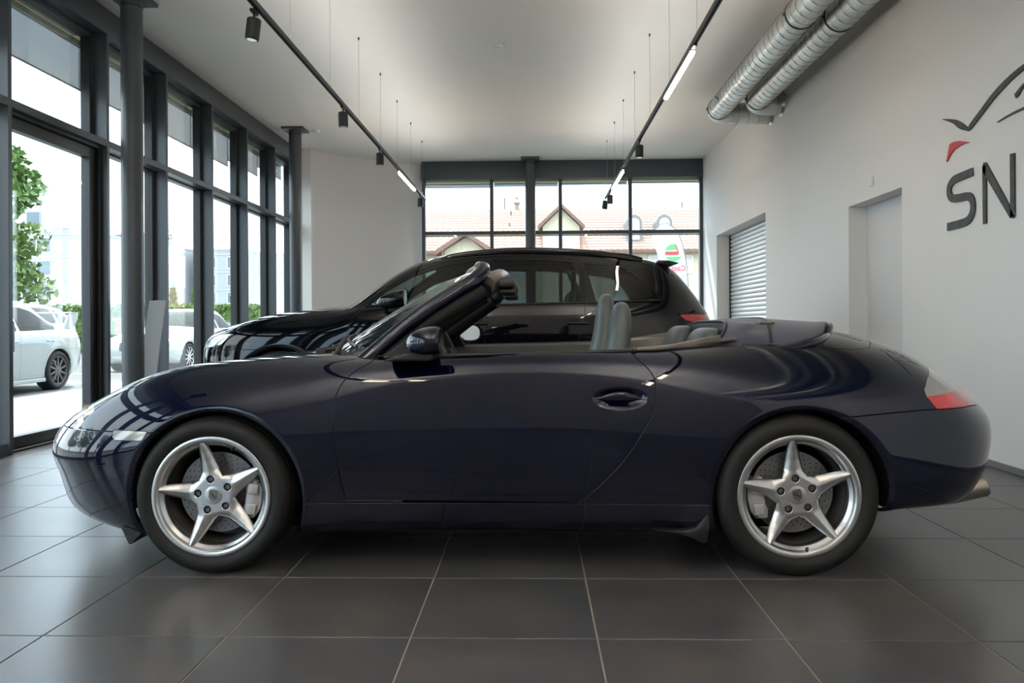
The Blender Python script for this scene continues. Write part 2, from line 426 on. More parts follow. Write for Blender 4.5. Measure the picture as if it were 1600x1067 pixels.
        V = np.concatenate([s.V, r1, r2, r3]); N = np.concatenate([s.N, n1, O, O]); UV = np.concatenate([s.UV] + [s.UV[bv]] * 3)
        return Surf(V, N, UV, np.concatenate([T] + T2))
    def build(s, name, m, parent=None, label=None):
        T = s.T.copy(); V = s.V
        g = np.cross(V[T[:, 1]] - V[T[:, 0]], V[T[:, 2]] - V[T[:, 0]])
        area = np.linalg.norm(g, axis=1); keep = area > 1e-12; T = T[keep]; g = g[keep]
        fl = (g * s.N[T].mean(1)).sum(1) < 0
        T[fl] = T[fl][:, ::-1]
        me = bpy.data.meshes.new(name)
        me.vertices.add(len(V)); me.vertices.foreach_set('co', V.astype(np.float32).ravel())
        me.loops.add(len(T) * 3); me.loops.foreach_set('vertex_index', T.astype(np.int32).ravel())
        me.polygons.add(len(T)); me.polygons.foreach_set('loop_start', (np.arange(len(T)) * 3).astype(np.int32))
        me.polygons.foreach_set('loop_total', np.full(len(T), 3, np.int32))
        me.update(calc_edges=True); me.shade_smooth()
        me.normals_split_custom_set_from_vertices([tuple(x) for x in s.N])
        return link(name, me, m, parent, label)

def sd_poly(x, z, poly):
    """signed distance to a closed polygon, positive inside"""
    P = np.asarray(poly, float); n = len(P); d = np.full(len(x), 1e9); ins = np.zeros(len(x), bool)
    for i in range(n):
        a, b = P[i], P[(i + 1) % n]
        e = b - a; L = e @ e + 1e-18
        t = np.clip(((x - a[0]) * e[0] + (z - a[1]) * e[1]) / L, 0, 1)
        d = np.minimum(d, (x - a[0] - t * e[0]) ** 2 + (z - a[1] - t * e[1]) ** 2)
        c = ((a[1] > z) != (b[1] > z)) & (x < (b[0] - a[0]) * (z - a[1]) / (b[1] - a[1] + 1e-18) + a[0])
        ins ^= c
    return np.where(ins, np.sqrt(d), -np.sqrt(d))

# ================================================================== ROOM
CEIL = 4.07; XR = 3.17; XL = -4.22; YB = 14.62; YF = -5.0
# --- floor: grout slab and tiles laid one by one
fl = struct(box('floor', M['grout'], -4.35, XR + 0.5, YF - 0.3, YB + 0.3, -0.15, -0.003))
TX, TY, GX, GY = 0.6, 0.588, 0.198, 2.488
def tile_mesh():
    b = 0.0012; g = 0.0026; h = 0.0
    m = MB(); x0, x1, y0, y1 = g, TX - g, g, TY - g
    ring = lambda i, z: [(x0 + i, y0 + i, z), (x1 - i, y0 + i, z), (x1 - i, y1 - i, z), (x0 + i, y1 - i, z)]
    v = ring(0, -0.004) + ring(0, -0.0012) + ring(b, 0.0)
    m.add(v, [(8, 9, 10, 11)] + [(a + i, a + (i + 1) % 4, a + 4 + (i + 1) % 4, a + 4 + i) for a in (0, 4) for i in range(4)])
    me = bpy.data.meshes.new('floor_tile'); me.from_pydata(m.v, [], m.f); me.shade_flat(); me.materials.append(M['tile'])
    return me
TM = tile_mesh(); far_tiles = MB(); far_n = 0; near_n = 0
i0, i1 = math.floor((-4.30 - GX) / TX), math.ceil((XR - GX) / TX)
cand = []
for j in range(math.floor((YF - GY) / TY), math.ceil((YB - GY) / TY)):
    for i in range(i0, i1):
        x, y = GX + i * TX, GY + j * TY
        vis = y > 1.4 and abs(x + 0.3) < 0.62 + 0.68 * (y + 0.6)
        cand.append((0 if vis else 1, y, x))
cand.sort()
for vis, y, x in cand:
    if vis == 0 and near_n < 290:
        o = bpy.data.objects.new('floor_tile', TM); COL.objects.link(o); o.location = (x, y, 0); o.parent = fl; near_n += 1
    else:
        far_tiles.add([(v.co.x + x, v.co.y + y, v.co.z) for v in TM.vertices], [tuple(p.vertices) for p in TM.polygons])
ft = far_tiles.build('floor_tiles', M['tile'], fl, recalc=False); ft['kind'] = 'stuff'

# --- ceiling, walls
struct(box('ceiling', M['ceiling'], -4.5, XR + 0.5, YF - 0.3, YB + 0.5, CEIL, CEIL + 0.25))
wr = MB()
SH = (10.71, 13.55, 2.515); NI = (6.78, 7.91, 2.165)
wr.box(XR, XR + 0.5, YF, NI[0], 0, CEIL).box(XR, XR + 0.5, NI[1], SH[0], 0, CEIL).box(XR, XR + 0.5, SH[1], YB + 0.4, 0, CEIL)
wr.box(XR, XR + 0.5, NI[0], NI[1], NI[2], CEIL).box(XR, XR + 0.5, SH[0], SH[1], SH[2], CEIL)
struct(wr.build('wall_right', M['wall']))
struct(box('wall_front', mat('front_wall_plaster', (0.44, 0.435, 0.43), 0.9), -4.5, XR + 0.5, YF - 0.3, YF, 0, CEIL))
bb = MB()
for a, b in ((YF, NI[0]), (NI[1], SH[0]), (SH[1], YB)): bb.box(XR - 0.012, XR - 0.0005, a, b, 0.0005, 0.047)
struct(bb.build('baseboard_right', M['skirting'], bevel=0.003))
# curved corner wall
arc = crom([(-4.05, 13.42), (-3.86, 13.42), (-3.86, 13.46), (-3.66, 13.78), (-3.42, 14.04), (-2.93, 14.42), (-2.5, 14.66), (-2.10, 14.84)], 6)
arc[:13] = np.array([(-4.05 + 0.19 * min(i, 6) / 6, 13.42 + 0.04 * max(0, i - 6) / 6) for i in range(13)])
poly = [tuple(p) for p in arc] + [(-2.10, 15.1), (-4.05, 15.1)]
struct(MB().prism(poly, 0, CEIL, 'xy').build('wall_corner', M['wall'], smooth=35))

# --- glazed left wall: one window per bay between the mullions
BAYS = [-4.5, -3.09, -1.67, -0.26, 1.15, 2.56, 4.56, 5.97, 7.38, 8.59, 9.83, 11.04, 12.25, 13.42]
BLIND = {5.97: 3.31, 7.38: 3.31, 8.59: 3.31, 9.83: 3.31, 11.04: 3.40, 12.25: 3.55}
AN, AD = M['anthracite'], M['anthracite_dark']
TRZ0, TRZ1, BMZ = 2.735, 2.80, 3.826
struct(box('trim_1', AN, -4.34, -4.10, YF, 13.42, BMZ, CEIL, bevel=0.004))
for k, (a, b) in enumerate(zip(BAYS[:-1], BAYS[1:])):
    door = abs(a - 5.97) < 0.01
    wn = MB()
    wn.box(-4.24, -4.10, a, a + 0.045, 0, BMZ)                       # deep mullion fin at the near side
    wn.box(-4.33, -4.24, a - 0.05, a + 0.075, 0, BMZ)
    if k == len(BAYS) - 2: wn.box(-4.33, -4.10, b - 0.045, b, 0, BMZ)
    wn.box(-4.27, -4.10, a + 0.045, b, TRZ0, TRZ1)
    wn.box(-4.33, -4.24, a + 0.075, b - 0.05, TRZ0 - 0.02, TRZ1 + 0.02)
    wn.box(-4.33, -4.24, a + 0.075, b - 0.05, BMZ - 0.05, BMZ)
    if not door: wn.box(-4.33, -4.12, a + 0.045, b, 0, 0.09)
    W = struct(wn.build('window_%d' % (k + 1), AN, bevel=0.003))
    ga = MB()
    for y0, y1 in ((a + 0.075, a + 0.088), (b - 0.063, b - 0.05)): ga.box(-4.318, -4.232, y0, y1, 0.09 if not door else TRZ1, BMZ - 0.05)
    ga.build('gasket', AD, W)
    box('upper_pane', M['glass'], -4.285, -4.277, a + 0.08, b - 0.055, TRZ1 + 0.015, BMZ - 0.045, W)
    if not door: box('lower_pane', M['glass'], -4.285, -4.277, a + 0.08, b - 0.055, 0.085, TRZ0 - 0.015, W)
    # reveal of the outer lintel and the screen blind outside
    box('head_reveal', M['lime'], -4.52, -4.335, a + 0.05, b - 0.03, BMZ - 0.03, BMZ + 0.04, W)
    zb = BLIND.get(a, 3.31)
    box('blind', M['blind'], -4.412, -4.408, a + 0.06, b + 0.09, zb, BMZ - 0.035, W)
    box('blind_rail', M['alu'], -4.42, -4.40, a + 0.06, b + 0.09, BMZ - 0.11, BMZ - 0.09, W)
    box('hem_bar', M['stand'], -4.416, -4.404, a + 0.06, b + 0.09, zb - 0.012, zb + 0.002, W)
struct(box('trim_2', AN, -4.60, -4.345, YF, 13.9, BMZ + 0.04, CEIL + 0.2))

# glazed entrance door
dr = MB(); y0, y1 = 6.02, 7.34
dr.box(-4.27, -4.19, y0, y0 + 0.055, 0.02, 2.70).box(-4.27, -4.19, y1 - 0.10, y1, 0.02, 2.70)
dr.box(-4.27, -4.19, y0 + 0.055, y1 - 0.10, 0.02, 0.115).box(-4.27, -4.19, y0 + 0.055, y1 - 0.10, 2.60, 2.70)
D1 = struct(dr.build('door_1', mat('door_frame_dark', (0.022, 0.024, 0.028), 0.4), bevel=0.004))
box('pane', M['glass'], -4.235, -4.227, y0 + 0.05, y1 - 0.095, 0.11, 2.61, D1)
fr = MB().box(-4.29, -4.15, y1 + 0.002, y1 + 0.038, 0, 2.735).box(-4.29, -4.15, y0 - 0.045, y0 - 0.002, 0, 2.735).box(-4.29, -4.15, y0, y1, 2.703, 2.735)
fr.box(-4.29, -4.14, y0, y1, 0.0005, 0.018)
fr.build('frame', AD, D1, bevel=0.003)
hd = MB().tube([(-4.19, y0 + 0.03, 0.81), (-4.13, y0 + 0.03, 0.81), (-4.13, y0 + 0.03, 1.045), (-4.19, y0 + 0.03, 1.045)], 0.014, 10)
hd.build('handle', M['chrome'], D1, smooth=40)

# --- glazed back wall
struct(box('trim_3', AN, -2.10, XR, YB - 0.03, YB + 0.2, 3.735, CEIL, bevel=0.004))
BX = [-2.10, -0.781, 0.511, 1.82, XR]
for k, (a, b) in enumerate(zip(BX[:-1], BX[1:])):
    wn = MB(); hw = 0.033
    wn.box(a - (hw if k else -0.0), a + hw + (0.03 if k == 0 else 0), YB, YB + 0.12, 0, 3.735)
    if k == 3: wn.box(b - 0.062, b, YB, YB + 0.12, 0, 3.735)
    wn.box(a + hw, b - hw, YB + 0.01, YB + 0.11, 2.695, 2.755).box(a + hw, b - hw, YB + 0.01, YB + 0.11, 0, 0.09)
    W = struct(wn.build('window_%d' % (k + 20), AN, bevel=0.003))
    box('upper_pane', M['glass'], a + hw, b - hw, YB + 0.056, YB + 0.064, 2.75, 3.735, W)
    box('lower_pane', M['glass'], a + hw, b - hw, YB + 0.056, YB + 0.064, 0.085, 2.70, W)
    box('sill_reveal', M['lime'], a + hw, b - hw, YB + 0.13, YB + 0.40, 3.70, 3.76, W)
    zb = 3.60 + 0.02 * k
    box('blind', M['blind'], a + 0.035, b - 0.035, YB + 0.198, YB + 0.202, zb, 3.69, W)
    lz = MB().box(a + hw, b - hw, YB + 0.12, YB + 0.16, 2.672, 2.694); lz.build('transom_reveal', M['lime'], W)
struct(box('trim_4', AN, -2.3, XR + 0.4, YB + 0.2, YB + 0.45, 3.76, CEIL + 0.2))

# --- round columns with square head plates
for x, y in ((-3.735, 7.15), (-3.71, 12.05), (-0.05, 14.40), (-3.69, 2.25)):
    c = struct(MB().cyl((x, y, 0), (x, y, CEIL - 0.03), 0.096, 40).build('column', AN, smooth=40))
    MB().cyl((x, y, CEIL - 0.10), (x, y, CEIL - 0.088), 0.1, 40).build('collar', AD, c, smooth=40)
    box('head_plate', AN, x - 0.17, x + 0.17, y - 0.17, y + 0.17, CEIL - 0.032, CEIL - 0.001, c, bevel=0.002)
    box('base_plate', AN, x - 0.15, x + 0.15, y - 0.15, y + 0.15, 0.0005, 0.012, c, bevel=0.002)

# --- roller shutter in the right wall
fr = MB().box(XR + 0.215, XR + 0.26, SH[0], SH[0] + 0.03, 0, SH[2]).box(XR + 0.215, XR + 0.26, SH[1] - 0.03, SH[1], 0, SH[2])
D2 = struct(fr.build('door_2', AD))
sl = MB(); prof = []
NS = 36; ph = SH[2] / NS
def slat_mesh():
    m = MB(); p = []
    for i in range(9):
        t = i / 8; p.append((XR + 0.245 - 0.016 * math.sin(PI * t), 0.004 + t * (ph - 0.008)))
    poly = p + [(XR + 0.262, ph - 0.004), (XR + 0.262, 0.004)]
    n = len(poly); y0, y1 = SH[0] + 0.02, SH[1] - 0.02
    m.add([(a, y0, b) for a, b in poly] + [(a, y1, b) for a, b in poly], [tuple(range(n)), tuple(range(n, 2 * n))] + [(i, (i + 1) % n, n + (i + 1) % n, n + i) for i in range(n)])
    return m
o = slat_mesh().build('slat', M['alu'], D2, smooth=35)
for i in range(1, NS):
    c = o.copy(); COL.objects.link(c); c.parent = D2; c.location.z = i * ph
box('shutter_backing', AD, XR + 0.27, XR + 0.28, SH[0], SH[1], 0, SH[2], D2)
# plain white door in a niche
D3 = struct(box('door_3', mat('white_door', (0.70, 0.70, 0.71), 0.6), XR + 0.178, XR + 0.22, NI[0], NI[1], 0.005, NI[2] - 0.002))
MB().tube([(XR + 0.178, NI[0] + 0.10, 1.05), (XR + 0.13, NI[0] + 0.10, 1.05), (XR + 0.13, NI[0] + 0.22, 1.05)], 0.009, 8).build('handle', M['chrome'], D3, smooth=40)

# ================================================================== WALL, CEILING FITTINGS
t = thing('wall_switch', 'small white switch plate on right wall above the white door niche', 'switch', (XR, 7.366, 2.319))
box('plate', M['white'], -0.009, -0.0005, -0.04, 0.04, -0.042, 0.042, t, bevel=0.002)
box('rocker', M['white'], -0.013, -0.009, -0.028, 0.028, -0.03, 0.03, t, bevel=0.001)
det_l = ['white round smoke detector at middle of the ceiling', 'small white smoke detector on ceiling near the back window', 'white smoke detector on ceiling beside the farther column of the left glazing']
for (x, y), l in zip(((-0.365, 8.566), (-0.38, 12.65), (-3.41, 12.17)), det_l):
    t = thing('smoke_detector', l, 'smoke detector', (x, y, CEIL), group='ceiling detectors')
    MB().cyl((0, 0, -0.022), (0, 0, -0.0005), 0.06, 24, 0.065).build('base', M['white'], t, smooth=40)
    MB().cyl((0, 0, -0.038), (0, 0, -0.022), 0.035, 24, 0.05).build('sensor', M['white'], t, smooth=40)

# light tracks hung on wires
TZ = 3.15
def track(x, ya, yb, wires, label):
    t = thing('track_rail', label, 'light track', (x, 0, TZ), group='suspended light tracks')
    MB().box(-0.017, 0.017, ya, yb, -0.016, 0.010).box(-0.017, -0.0135, ya, yb, 0.010, 0.020).box(0.0135, 0.017, ya, yb, 0.010, 0.020).build('rail', M['black_metal'], t)
    MB().box(-0.0125, 0.0125, 1.35, yb - 0.05, 0.0105, 0.013).build('added_uplight', mat('added_rail_uplight', (1, 1, 1), 0.5, emit=(1.0, 0.97, 0.92, ADDED_RAIL_UP)), t)  # unseen upward light added along the rail to brighten the ceiling
    sl = MB().box(-0.006, 0.006, ya + 0.05, yb - 0.05, -0.0175, -0.0160); sl.build('slot', M['matte_black'], t)
    for y in wires:
        wo = MB().cyl((0, y, 0.016), (0, y, CEIL - TZ - 0.01), 0.0016, 6).build('wire', M['wire'], t)
        MB().cyl((0, y, 0.0165), (0, y, 0.035), 0.006, 8).build('rail_clamp', M['black_metal'], wo); MB().cyl((0, y, CEIL - TZ - 0.03), (0, y, CEIL - TZ - 0.001), 0.008, 10).build('ceiling_clamp', M['black_metal'], wo)
    return t
track(-1.85, 0.2, 13.30, [1.2, 2.4, 3.55, 4.73, 5.904, 7.065, 8.239, 9.418, 10.574, 11.75, 12.92], 'long black suspended light track nearer the glazed left wall')
track(1.24, 0.2, 13.25, [1.2, 2.35, 3.5, 4.7, 5.894, 7.082, 8.262, 9.49, 10.68, 11.85, 13.05], 'long black suspended light track nearer the metal ducts')
def spot(x, y, label, tilt=(0, 0), s=1.0):
    t = thing('track_spotlight', label, 'spotlight', (x, y, TZ), group='track spotlights')
    MB().box(-0.014, 0.014, -0.05, 0.05, -0.036, -0.0165).build('adapter', M['black_metal'], t, bevel=0.002)
    MB().cyl((0, 0, -0.036), (0, 0, -0.075), 0.008, 10).build('stem', M['black_metal'], t, smooth=40)
    R = Matrix.Rotation(tilt[0], 3, 'X') @ Matrix.Rotation(tilt[1], 3, 'Y'); c = Vector((0, 0, -0.075))
    p = lambda z: c + R @ Vector((0, 0, z))
    b = MB().cyl(p(0.005), p(-0.002), 0.040, 28, 0.047).cyl(p(-0.002), p(-0.132), 0.047, 28).build('housing', M['black_metal'], t, smooth=40)
    MB().cyl(p(-0.1321), p(-0.138), 0.047, 28, 0.044).build('bezel', M['trim'], b, smooth=40)
    MB().cyl(p(-0.1381), p(-0.1395), 0.034, 20).build('lens', M['lamp_bowl'], b)
for x, y, l, tl in ((-1.88, 5.21, 'large near black spotlight on the left light track, tilted', (0.0, 0.12)), (-1.85, 7.54, 'second black spotlight along the left light track', (0.0, -0.02)),
                (-1.85, 9.36, 'third black spotlight on left track before its light strip', (0, 0)), (-1.85, 12.75, 'black spotlight at far end of the left light track', (0, 0.05)),
                (1.24, 9.1, 'black spotlight on right track between the two glowing strips', (0, 0)), (1.24, 12.6, 'small black spotlight behind the last strip of right track', (0, 0)),
                (1.22, 13.16, 'lowest black spotlight at far end of the right track', (0.2, 0.1))):
    spot(x, y, l, tl)
for x, a, b, l in ((-1.85, 10.72, 12.1, 'warm glowing strip lamp near end of the left track'), (1.24, 6.04, 7.29, 'long warm glowing strip lamp on right track, nearer one'), (1.24, 10.79, 12.18, 'warm glowing strip lamp on right track before back window')):
    t = thing('strip_lamp', l, 'strip light', (x, a, TZ), group='glowing strip lamps')
    MB().box(-0.018, 0.018, 0, b - a, -0.036, -0.0185).build('body', M['black_metal'], t, bevel=0.002)
    MB().box(-0.017, 0.017, 0.01, b - a - 0.01, -0.062, -0.0365).build('diffuser', M['glow'], t, bevel=0.004)
    for yy in (-0.09, b - a + 0.001): MB().box(-0.015, 0.015, yy, yy + 0.088, -0.032, -0.0185).build('adapter', M['black_metal'], t)

UPL = mat('added_lamp_uplight', (1, 0.95, 0.9), 0.5, emit=(1.0, 0.96, 0.91, ADDED_UPLIGHT))  # glow of the added upward light, made up to lift the ceiling
for x, l in ((-1.85, 'added strip lamp with uplight on left track behind the viewer'), (1.24, 'added strip lamp with uplight on right track behind the viewer')):
    for a, b in ((-4.4, -1.7), (-1.4, 1.3)):  # unseen lamps added behind the viewer, mainly to brighten the ceiling
        t = thing('strip_lamp', l + (', far pair' if a < -2 else ', near pair'), 'strip light', (x, a, TZ), group='glowing strip lamps')
        MB().box(-0.03, 0.03, 0, b - a, 0.0215, 0.050).build('body', M['black_metal'], t, bevel=0.002)
        MB().box(-0.028, 0.028, 0.01, b - a - 0.01, 0.0505, 0.056).build('added_uplight', UPL, t)
        MB().box(-0.017, 0.017, 0.4, b - a - 0.9, -0.062, -0.0185).build('diffuser', M['glow'], t, bevel=0.004)

# two spiral ducts under the ceiling
def duct(x, z, r, y_el, y_join, label):
    t = thing('ventilation_duct', label, 'duct', (x, 0, z), group='spiral ventilation ducts')
    def spiral(name, ya, yb):
        # spiral seam raised as a real ridge on the tube
        P = []; n = 40; pitch = 0.137; step = pitch / 8
        k = int((yb - ya) / step) + 1
        for i in range(k):
            y = ya + i * step
            row = []
            for j in range(n):
                th = 2 * PI * j / n
                ph = ((y - ya) / pitch - j / n) % 1.0
                rr_ = r + (0.0035 if ph < 0.10 else 0)
                row.append((rr_ * math.cos(th), min(y, yb), rr_ * math.sin(th)))
            P.append(row)
        o = MB().grid(P, closed_v=True).build(name, M['galv'], t, smooth=50)
        # seam line
        s = MB(); pts = []
        turns = (yb - ya) / pitch; m = int(turns * 28)
        for i in range(m):
            a = i / 28
            th = 2 * PI * a
            pts.append(((r + 0.003) * math.cos(th), ya + a * pitch + 0.006, (r + 0.003) * math.sin(th)))
        s.tube(pts, 0.0022, 4).build('seam', M['galv_dark'], o, smooth=60)
    spiral('front_section', -3.0, y_join); spiral('rear_section', y_join, y_el - 0.26)
    for y in (y_join, y_el - 0.26):
        MB().cyl((0, y - 0.02, 0), (0, y + 0.02, 0), r + 0.006, 40).build('collar', M['galv'], t, smooth=40)
        MB().cyl((0, y - 0.028, 0), (0, y - 0.02, 0), r + 0.008, 40).build('gasket_ring', M['trim'], t, smooth=40)
        MB().box(-r - 0.02, -r - 0.004, y - 0.02, y + 0.01, -0.012, 0.012).build('clamp', M['galv_dark'], t)
    # elbow and stub into the wall
    R = 0.24; pts = [(R - R * math.cos(a), y_el - 0.26 + R * math.sin(a), 0) for a in np.linspace(0, PI / 2, 12)]
    MB().tube(pts, r, 40).build('elbow', M['galv'], t, smooth=50)
    xe = XR - x - 0.002
    st = MB().tube([(R, y_el - 0.02, 0), (xe, y_el - 0.02, 0)], r, 40).build('stub', M['galv'], t, smooth=50)
    for xx in np.arange(R + 0.05, xe - 0.03, 0.137): MB().cyl((xx, y_el - 0.02, 0), (xx + 0.005, y_el - 0.02, 0), r + 0.003, 40).build('seam', M['galv_dark'], st, smooth=40)
    MB().cyl((xe - 0.03, y_el - 0.02, 0), (xe, y_el - 0.02, 0), r + 0.006, 40, r + 0.02).build('flange', M['galv'], t, smooth=40)
    return t
d1 = duct(2.42, 3.79, 0.14, 10.46, 7.10, 'spiral metal duct farther from the right wall, longer elbow')
MB().box(-0.13, -0.05, 9.62, 9.95, -0.13, -0.115, Matrix.Rotation(0.75, 3, 'Y')).build('inspection_hatch', M['galv_dark'], d1)
duct(2.80, 3.79, 0.14, 10.02, 7.18, 'spiral metal duct running closest along the right wall')

# wall sign
sg = thing('wall_sign', 'dark car outline emblem and letters SN on the right wall', 'sign', (XR, 0, 0))
X0 = -0.012
def strip(name, mid, ws, m, closed=False):
    c = crom(mid, 8); wv = crom([(w,) for w in ws], 8)[:, 0]
    t = np.gradient(c, axis=0); t /= np.linalg.norm(t, axis=1)[:, None]; nn = np.stack([-t[:, 1], t[:, 0]], 1)
    a = c + nn * wv[:, None] / 2; b = c - nn * wv[:, None] / 2
    mb = MB(); k = len(c)
    for d in (X0, -0.0005): mb.v += [(d, p[0], p[1]) for p in a] + [(d, p[0], p[1]) for p in b]
    for i in range(k - 1):
        mb.f += [(i, i + 1, k + i + 1, k + i), (2 * k + i, 3 * k + i, 3 * k + i + 1, 2 * k + i + 1), (i, 2 * k + i, 2 * k + i + 1, i + 1), (k + i, k + i + 1, 3 * k + i + 1, 3 * k + i)]
    mb.f += [(0, k, 3 * k, 2 * k), (k - 1, 3 * k - 1, 4 * k - 1, 2 * k - 1)]
    return mb.build(name, m, sg)
SB = M['sign_black']
strip('roof_stroke', [(5.742, 2.398), (5.70, 2.42), (5.604, 2.467), (5.376, 2.573), (5.099, 2.643), (4.6, 2.69), (4.0, 2.66)], [0.02, 0.04, 0.042, 0.045, 0.036, 0.03, 0.004], SB)
strip('bonnet_stroke', [(6.086, 2.567), (6.012, 2.541), (5.925, 2.506), (5.84, 2.455), (5.742, 2.402)], [0.004, 0.016, 0.03, 0.045, 0.02], SB)
strip('window_stroke', [(5.185, 2.480), (5.16, 2.492), (5.10, 2.526), (5.0, 2.55), (4.7, 2.57)], [0.03, 0.035, 0.02, 0.016, 0.004], SB)
strip('side_stroke', [(5.385, 2.362), (5.27, 2.374), (5.101, 2.379), (4.8, 2.37), (4.5, 2.34)], [0.003, 0.01, 0.014, 0.012, 0.003], SB)
MB().prism([tuple(p) for p in [(6.034, 2.227), (6.01, 2.30), (5.987, 2.353), (5.93, 2.357), (5.86, 2.347), (5.728, 2.307), (5.80, 2.311), (5.872, 2.306), (5.93, 2.296), (5.975, 2.275), (6.01, 2.245)]], X0, -0.0005, 'yz').build('red_mark', M['sign_red'], sg)
strip('letter_s', [(5.685, 2.084), (5.80, 2.080), (5.93, 2.072), (5.995, 2.035), (6.0, 1.975), (5.955, 1.937), (5.86, 1.925), (5.74, 1.915), (5.690, 1.870), (5.690, 1.80), (5.74, 1.748), (5.83, 1.733), (6.03, 1.730)], [0.06] * 13, SB)
nm = MB()
for poly in ([(5.518, 1.692), (5.557, 1.690), (5.560, 2.10), (5.518, 2.10)], [(5.557, 2.095), (5.545, 2.122), (5.520, 2.118), (5.200, 1.705), (5.215, 1.686), (5.245, 1.690), (5.557, 2.06)], [(5.197, 1.695), (5.243, 1.695), (5.243, 2.115), (5.197, 2.112)]):
    nm.prism(poly, X0, -0.0005, 'yz')
nm.build('letter_n', SB, sg)

# leaning display board by the glazing
t = thing('display_board', 'tall grey slanted board standing at the window behind near column', 'board', (-3.92, 7.80, 0))
bd = MB(); R = Matrix.Rotation(math.radians(9), 3, 'Y')
bd.prism([(-0.17, 0.005), (0.02, 0.005), (0.19, 1.262), (0.02, 1.262)], -0.012, 0.012, 'xz').build('panel', M['stand'], t, bevel=0.003)
MB().box(-0.12, 0.10, -0.05, 0.28, 0.0005, 0.012).build('base_plate', M['stand'], t, bevel=0.002)
MB().tube([(0.05, 0.012, 0.6), (0.0, 0.24, 0.012)], 0.01, 8).build('strut', M['trim'], t, smooth=40)
t = thing('display_board', 'pale slanted board beside the farther column, mostly behind dark bonnet', 'board', (-3.80, 12.62, 0))
MB().prism([(-0.15, 0.005), (-0.03, 0.005), (0.075, 1.262), (-0.045, 1.262)], -0.012, 0.012, 'xz').build('panel', M['white'], t, bevel=0.003)
MB().box(-0.16, 0.04, -0.05, 0.28, 0.0005, 0.012).build('base_plate', M['stand'], t, bevel=0.002)
MB().tube([(0.0, 0.012, 0.6), (-0.06, 0.24, 0.012)], 0.01, 8).build('strut', M['trim'], t, smooth=40)

